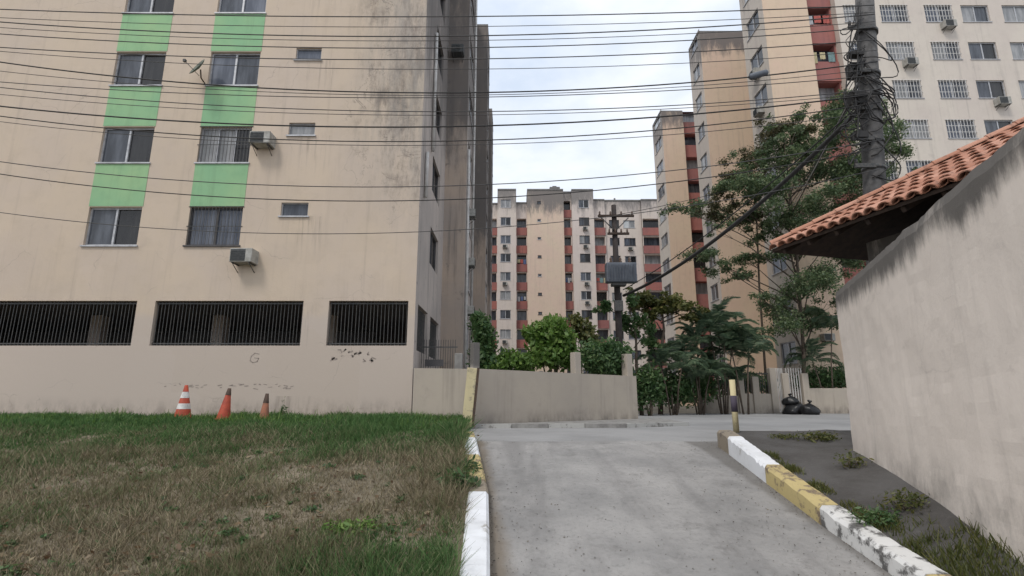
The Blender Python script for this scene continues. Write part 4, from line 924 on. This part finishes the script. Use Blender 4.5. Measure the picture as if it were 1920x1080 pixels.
palm(1392, 625, 24.4, 'shorter clumping palm left of the far railing', 4, .8)
palm(1548, 575, 26.2, 'slender palm with arching fronds above the far garden wall', 2, 1.0)
palm(1258, 640, 23.4, 'low dark palm near the end of the boundary wall', 3, .75)

# ---------------------------------------------------------------- far garden wall, railing, gate, rubbish bags
GW = empty('garden_wall', (14, 26, .8)); tag(GW, 'low pinkish garden wall with pillars and railings across the road', 'wall')
go = Vector((14, 26, .8))
def gx(px): return pw(px, 740, 26).x
def gz(py): return pw(0, py, 26).z
for a, b, t_ in ((1318, 1388, 742), (1392, 1452, 738), (1512, 1640, 728), (1640, 1800, 728)):
    mb = MB(); mb.box(gx(a), gx(b), 26, 26.18, .6, gz(t_)); bevel(mb.build('wall_panel', M['wallb'], GW, -go), .02)
for px, t_ in ((1318, 700), (1390, 706), (1418, 706), (1452, 690), (1512, 700), (1475, 700)):
    mb = MB(); x = gx(px); mb.box(x - .16, x + .16, 25.93, 26.25, .6, gz(t_)); bevel(mb.build('pillar', M['wallb'], GW, -go), .02)
def gpick():
    mb = MB(); mb.box(-.014, .014, -.01, .01, 0, 1.05); return mb.mesh('picket', M['iron'])
for a, b, t_ in ((1322, 1386, 742), (1394, 1450, 738)):
    n = int((gx(b) - gx(a)) / .12)
    for i in range(n): put('picket', wmesh('gpick', gpick), GW, Vector((gx(a) + (gx(b) - gx(a)) * (i + .5) / n, 26.09, gz(t_) - .02)) - go)
    mb = MB(); mb.box(gx(a), gx(b), 26.105, 26.13, gz(t_) + .95, gz(t_) + 1.0); mb.build('rail', M['iron'], GW, -go)
for a, b in ((1454, 1473), (1477, 1510)):
    n = 7
    for i in range(n):
        x = gx(a) + (gx(b) - gx(a)) * (i + .5) / n; mb = MB(); mb.box(x - .018, x + .018, 26.05, 26.08, .85, gz(690)); mb.build('gate_bar', M['pvc'], GW, -go)
e = None
from mathutils import noise as mnoise
for i, (px, py, s_) in enumerate(((1490, 770, .46), (1506, 772, .40), (1483, 755, .34))):
    c = pw(px, py, 24.6); mb = MB(); prof = [(s_ * q, s_ * z_) for q, z_ in ((.0, 0), (.7, .0), (.95, .12), (1.05, .35), (1.0, .6), (.85, .85), (.6, 1.05), (.32, 1.18), (.12, 1.27), (.09, 1.33), (.2, 1.45), (.26, 1.58))]
    mb.lathe(prof, 28)
    nv = []
    for x, y, z in mb.v:
        an = math.atan2(y, x); q = mnoise.noise(Vector((x * 3.2 + i * 9, y * 3.2, z * 3.2))); k = 1 + .28 * q + .06 * math.sin(an * 9 + z * 8 + i); nv.append((x * k, y * k, max(0, z * (1 + .2 * mnoise.noise(Vector((x * 2 + 5 * i, y * 2, 3)))))))
    mb.v = nv
    o = mb.build('rubbish_bag', M['bag'], None, (c.x, 24.6 - .5 * (i == 1), .806 + (.40 if i == 2 else 0))); o.rotation_euler = (R(6 * i), R(-8 + 9 * i), i)
    tag(o, ['large tied black rubbish bag before the garden gate', 'squat black rubbish bag beside the larger one', 'small black rubbish bag on top of the pile'][i], 'rubbish bag')

# ---------------------------------------------------------------- grass blades and weeds
def blades(n, xf, yf, hf, wf, zf, name, mat, lean=.5, label=None):
    x, y = xf, yf; n = len(x); z = zf(x, y); h = hf; a = rng.random(n) * 2 * np.pi; wv_ = wf
    lx = np.cos(rng.random(n) * 6.28) * lean * h * rng.random(n); ly = np.sin(rng.random(n) * 6.28) * lean * h * rng.random(n)
    dx, dy = np.cos(a) * wv_ / 2, np.sin(a) * wv_ / 2
    B0 = np.stack([x - dx, y - dy, z - .01], -1); B1 = np.stack([x + dx, y + dy, z - .01], -1)
    T0 = np.stack([x + lx + dx * .25, y + ly + dy * .25, z + h], -1); T1 = np.stack([x + lx - dx * .25, y + ly - dy * .25, z + h], -1)
    o = put(name, qmesh(name, np.stack([B0, B1, T0, T1], 1).reshape(-1, 3), mat)); o['kind'] = 'stuff'
    if label: tag(o, label, 'grass')
    return o
def vn(x, y, f, seed=0):                     # cheap value noise
    def h(a, b): 
        v_ = np.sin(a * 127.1 + b * 311.7 + seed * 74.7) * 43758.5453; return v_ - np.floor(v_)
    x, y = x * f, y * f; xi, yi = np.floor(x), np.floor(y); u, v = x - xi, y - yi; u = u * u * (3 - 2 * u); v = v * v * (3 - 2 * v)
    return (h(xi, yi) * (1 - u) + h(xi + 1, yi) * u) * (1 - v) + (h(xi, yi + 1) * (1 - u) + h(xi + 1, yi + 1) * u) * v
n = 210000; D = 1 / (1 / 16 + (1 / 3.2 - 1 / 16) * rng.random(n)); D = np.where(rng.random(n) < .38, 7.0 + 8.1 * rng.random(n), D)
x = -D * 1.16 * rng.random(n) - .45; x = np.minimum(x, kl(D) - .24 - .3 * rng.random(n) ** 2)
ca = .55 * vn(x, D, 1.1, 1) + .3 * vn(x, D, 3.1, 2) + .25 * vn(x, D, 7.5, 3)      # clumps; bare soil where low
keep = (D < 15.2) & (ca + .12 * rng.normal(size=n) > .27 - .08 * sm(D, 8, 11)); x, D, ca = x[keep], D[keep], ca[keep]
up_ = sm(D, 6.5, 12); k_ = len(x); cl = np.clip((ca - .38) / .4, 0, 1)
h = (.022 + .125 * rng.random(k_) ** 1.5 * (.25 + 1.1 * cl)) * (1 - up_) + up_ * (.03 + .15 * rng.random(k_) ** 1.3 * (.35 + .9 * cl)); edge = np.exp(-((kl(D) - .24 - x) / .3) ** 2); h *= 1 + .7 * edge
blades(n, x, D, h, .006 + .0016 * D * (.6 + .6 * rng.random(k_)) * (.5 + .5 * up_), bank_z, 'grass', M['grass'], 1.6, 'short dry brown grass on the bank, greener along its top')
# tall tufts in front of the building
n = 14000; x = -rng.random(n) * 20 - 1.2; y = 10.2 + 4.8 * rng.random(n) ** .7; c_ = vn(x, y, 1.6, 5) * .6 + vn(x, y, 4, 6) * .4; m = c_ + .1 * rng.normal(size=n) > .47; x, y, c_ = x[m], y[m], c_[m]; n = len(x)
blades(n, x, y, .05 + .22 * rng.random(n) ** 1.5 * np.clip((c_ - .35) * 2.6, .1, 1.2), .012 + .014 * rng.random(n), bank_z, 'tall_grass', M['l_bright'], .8, 'tall green grass along the top of the bank')
# small broad-leaved weeds dotted through the grass
n = 260; yy = 1 / (1 / 13 + (1 / 3.8 - 1 / 13) * rng.random(n)); xx = -yy * 1.1 * rng.random(n) - .7; zz = bank_z(xx, yy)
V = leaves(9000, [((a_, b_, c_ + .02), (q_, q_, .035)) for a_, b_, c_, q_ in zip(xx, yy, zz, .03 + .09 * rng.random(n) ** 2)], .022, .8, .5, .1)
tag(put('ground_weeds', qmesh('ground_weeds', V, M['l_mid'])), 'tiny broad leaved weeds dotted through the bank grass', 'weeds', kind='stuff')
# fallen leaves and scraps on the bank
n = 1500; D = 1 / (1 / 12 + (1 / 3.5 - 1 / 12) * rng.random(n)); x = -D * 1.1 * rng.random(n) - .6; z = bank_z(x, D) + .02 + .03 * rng.random(n)
a = rng.random(n) * 6.28; sz = .018 + .03 * rng.random(n); ax_ = np.stack([np.cos(a) * sz, np.sin(a) * sz, rng.normal(size=n) * .01], -1); bx2 = np.stack([-np.sin(a) * sz * .55, np.cos(a) * sz * .55, rng.normal(size=n) * .008], -1); P_ = np.stack([x, D, z], -1)
o = put('dead_leaves', qmesh('dead_leaves', np.stack([P_ - ax_, P_ + bx2, P_ + ax_, P_ - bx2], 1).reshape(-1, 3), leafmat('fallen_leaves', (.10, .055, .03, 1), (.20, .13, .07, 1), (.36, .29, .18, 1)))); tag(o, 'scattered dead leaves lying on the dry bank', 'leaves', kind='stuff')
# grit and leaf scraps on the driveway
n = 1500; y = 1 / (1 / 10.4 + (1 / 4 - 1 / 10.4) * rng.random(n)); q = rng.random(n); q = np.where(rng.random(n) < .6, np.where(rng.random(n) < .5, q ** 3 * .25, 1 - q ** 3 * .3), q); x = kl(y) + .02 + (kr(y) - kl(y) - .04) * q
z = rz_(y) + .012; a = rng.random(n) * 6.28; sz = .004 + .011 * rng.random(n) ** 2; ax_ = np.stack([np.cos(a) * sz, np.sin(a) * sz, rng.random(n) * .004], -1); bx2 = np.stack([-np.sin(a) * sz * .6, np.cos(a) * sz * .6, rng.random(n) * .006], -1); P_ = np.stack([x, y, z], -1)
o = put('grit', qmesh('grit', np.stack([P_ - ax_, P_ + bx2, P_ + ax_, P_ - bx2], 1).reshape(-1, 3), leafmat('grit_scraps', (.05, .045, .04, 1), (.12, .10, .075, 1), (.25, .2, .14, 1)))); tag(o, 'small grit and leaf scraps lying on the driveway', 'grit', kind='stuff')
# verge weeds on the right: along the kerb edge and thicker toward the street
n = 16000; y = 2.6 + 5.6 * rng.random(n) ** 1.2; near = np.clip(1 - (y - 4.2) / 1.6, .0, 1); wd_ = .14 + 1.5 * near; x = kr(y) + .26 + wd_ * rng.random(n) ** 1.5
c_ = vn(x, y, 3.0, 8) * .6 + vn(x, y, 8, 9) * .4; m = c_ + .1 * rng.normal(size=n) > .62 - .22 * near; x, y, near = x[m], y[m], near[m]; k_ = len(x)
blades(n, x, y, .02 + (.05 + .11 * near) * rng.random(k_) ** 1.6, .008 + .008 * rng.random(k_), verge_z, 'verge_grass', M['l_yel'], 1.2, 'yellow green weeds on the dark verge along right kerb')
def weed(px, py, D, r, n, size, mat, zf, label, hgt=.16):
    p = pw(px, py, D); z = float(zf(p.x, D)); e = empty('weed', (p.x, D, z)); tag(e, label, 'weed')
    put('leaves', qmesh('leaves', leaves(n, [((0, 0, hgt * .6), (r, r * .7, hgt)), ((r * .5, .1, hgt * .4), (r * .7, r * .5, hgt * .7))], size, .5, .35), M[mat]), e)
    mb = MB()
    for k in range(5): a = k * 1.3; mb.tube([(0, 0, -.02), (math.cos(a) * r * .5, math.sin(a) * r * .4, hgt * .7)], [.008, .003], 5)
    mb.build('stem', M['bark'], e)
weed(856, 950, 6.7, .22, 420, .045, 'l_mid', bank_z, 'leafy green weed leaning over the white kerb stone', .16)
weed(870, 905, 7.4, .2, 260, .04, 'l_mid', bank_z, 'leafy weed further up the bank beside the kerb', .12)
weed(650, 1010, 5.35, .24, 420, .035, 'l_bright', bank_z, 'bright green weed patch on the dry bank', .07)
weed(1535, 832, 8.9, .34, 420, .035, 'l_yel', verge_z, 'yellow green weed clump on the verge by pale wall', .10)
weed(1470, 838, 9.1, .25, 200, .03, 'l_yel', verge_z, 'sparse low weed between yellow post and pale wall', .05)
weed(1600, 900, 7.1, .2, 260, .028, 'l_yel', verge_z, 'scrubby weed at the foot of pale mouldy wall', .13)
weed(1650, 985, 5.6, .25, 600, .026, 'l_mid', verge_z, 'thick green weed beside the worn white kerb stone', .10)
weed(1700, 960, 5.7, .26, 420, .028, 'l_yel', verge_z, 'yellowish weed between worn kerb and the pale wall', .13)
weed(530, 775, 13.6, .05, 60, .05, 'l_mid', bank_z, 'single tall thin weed right of the cones', .3)
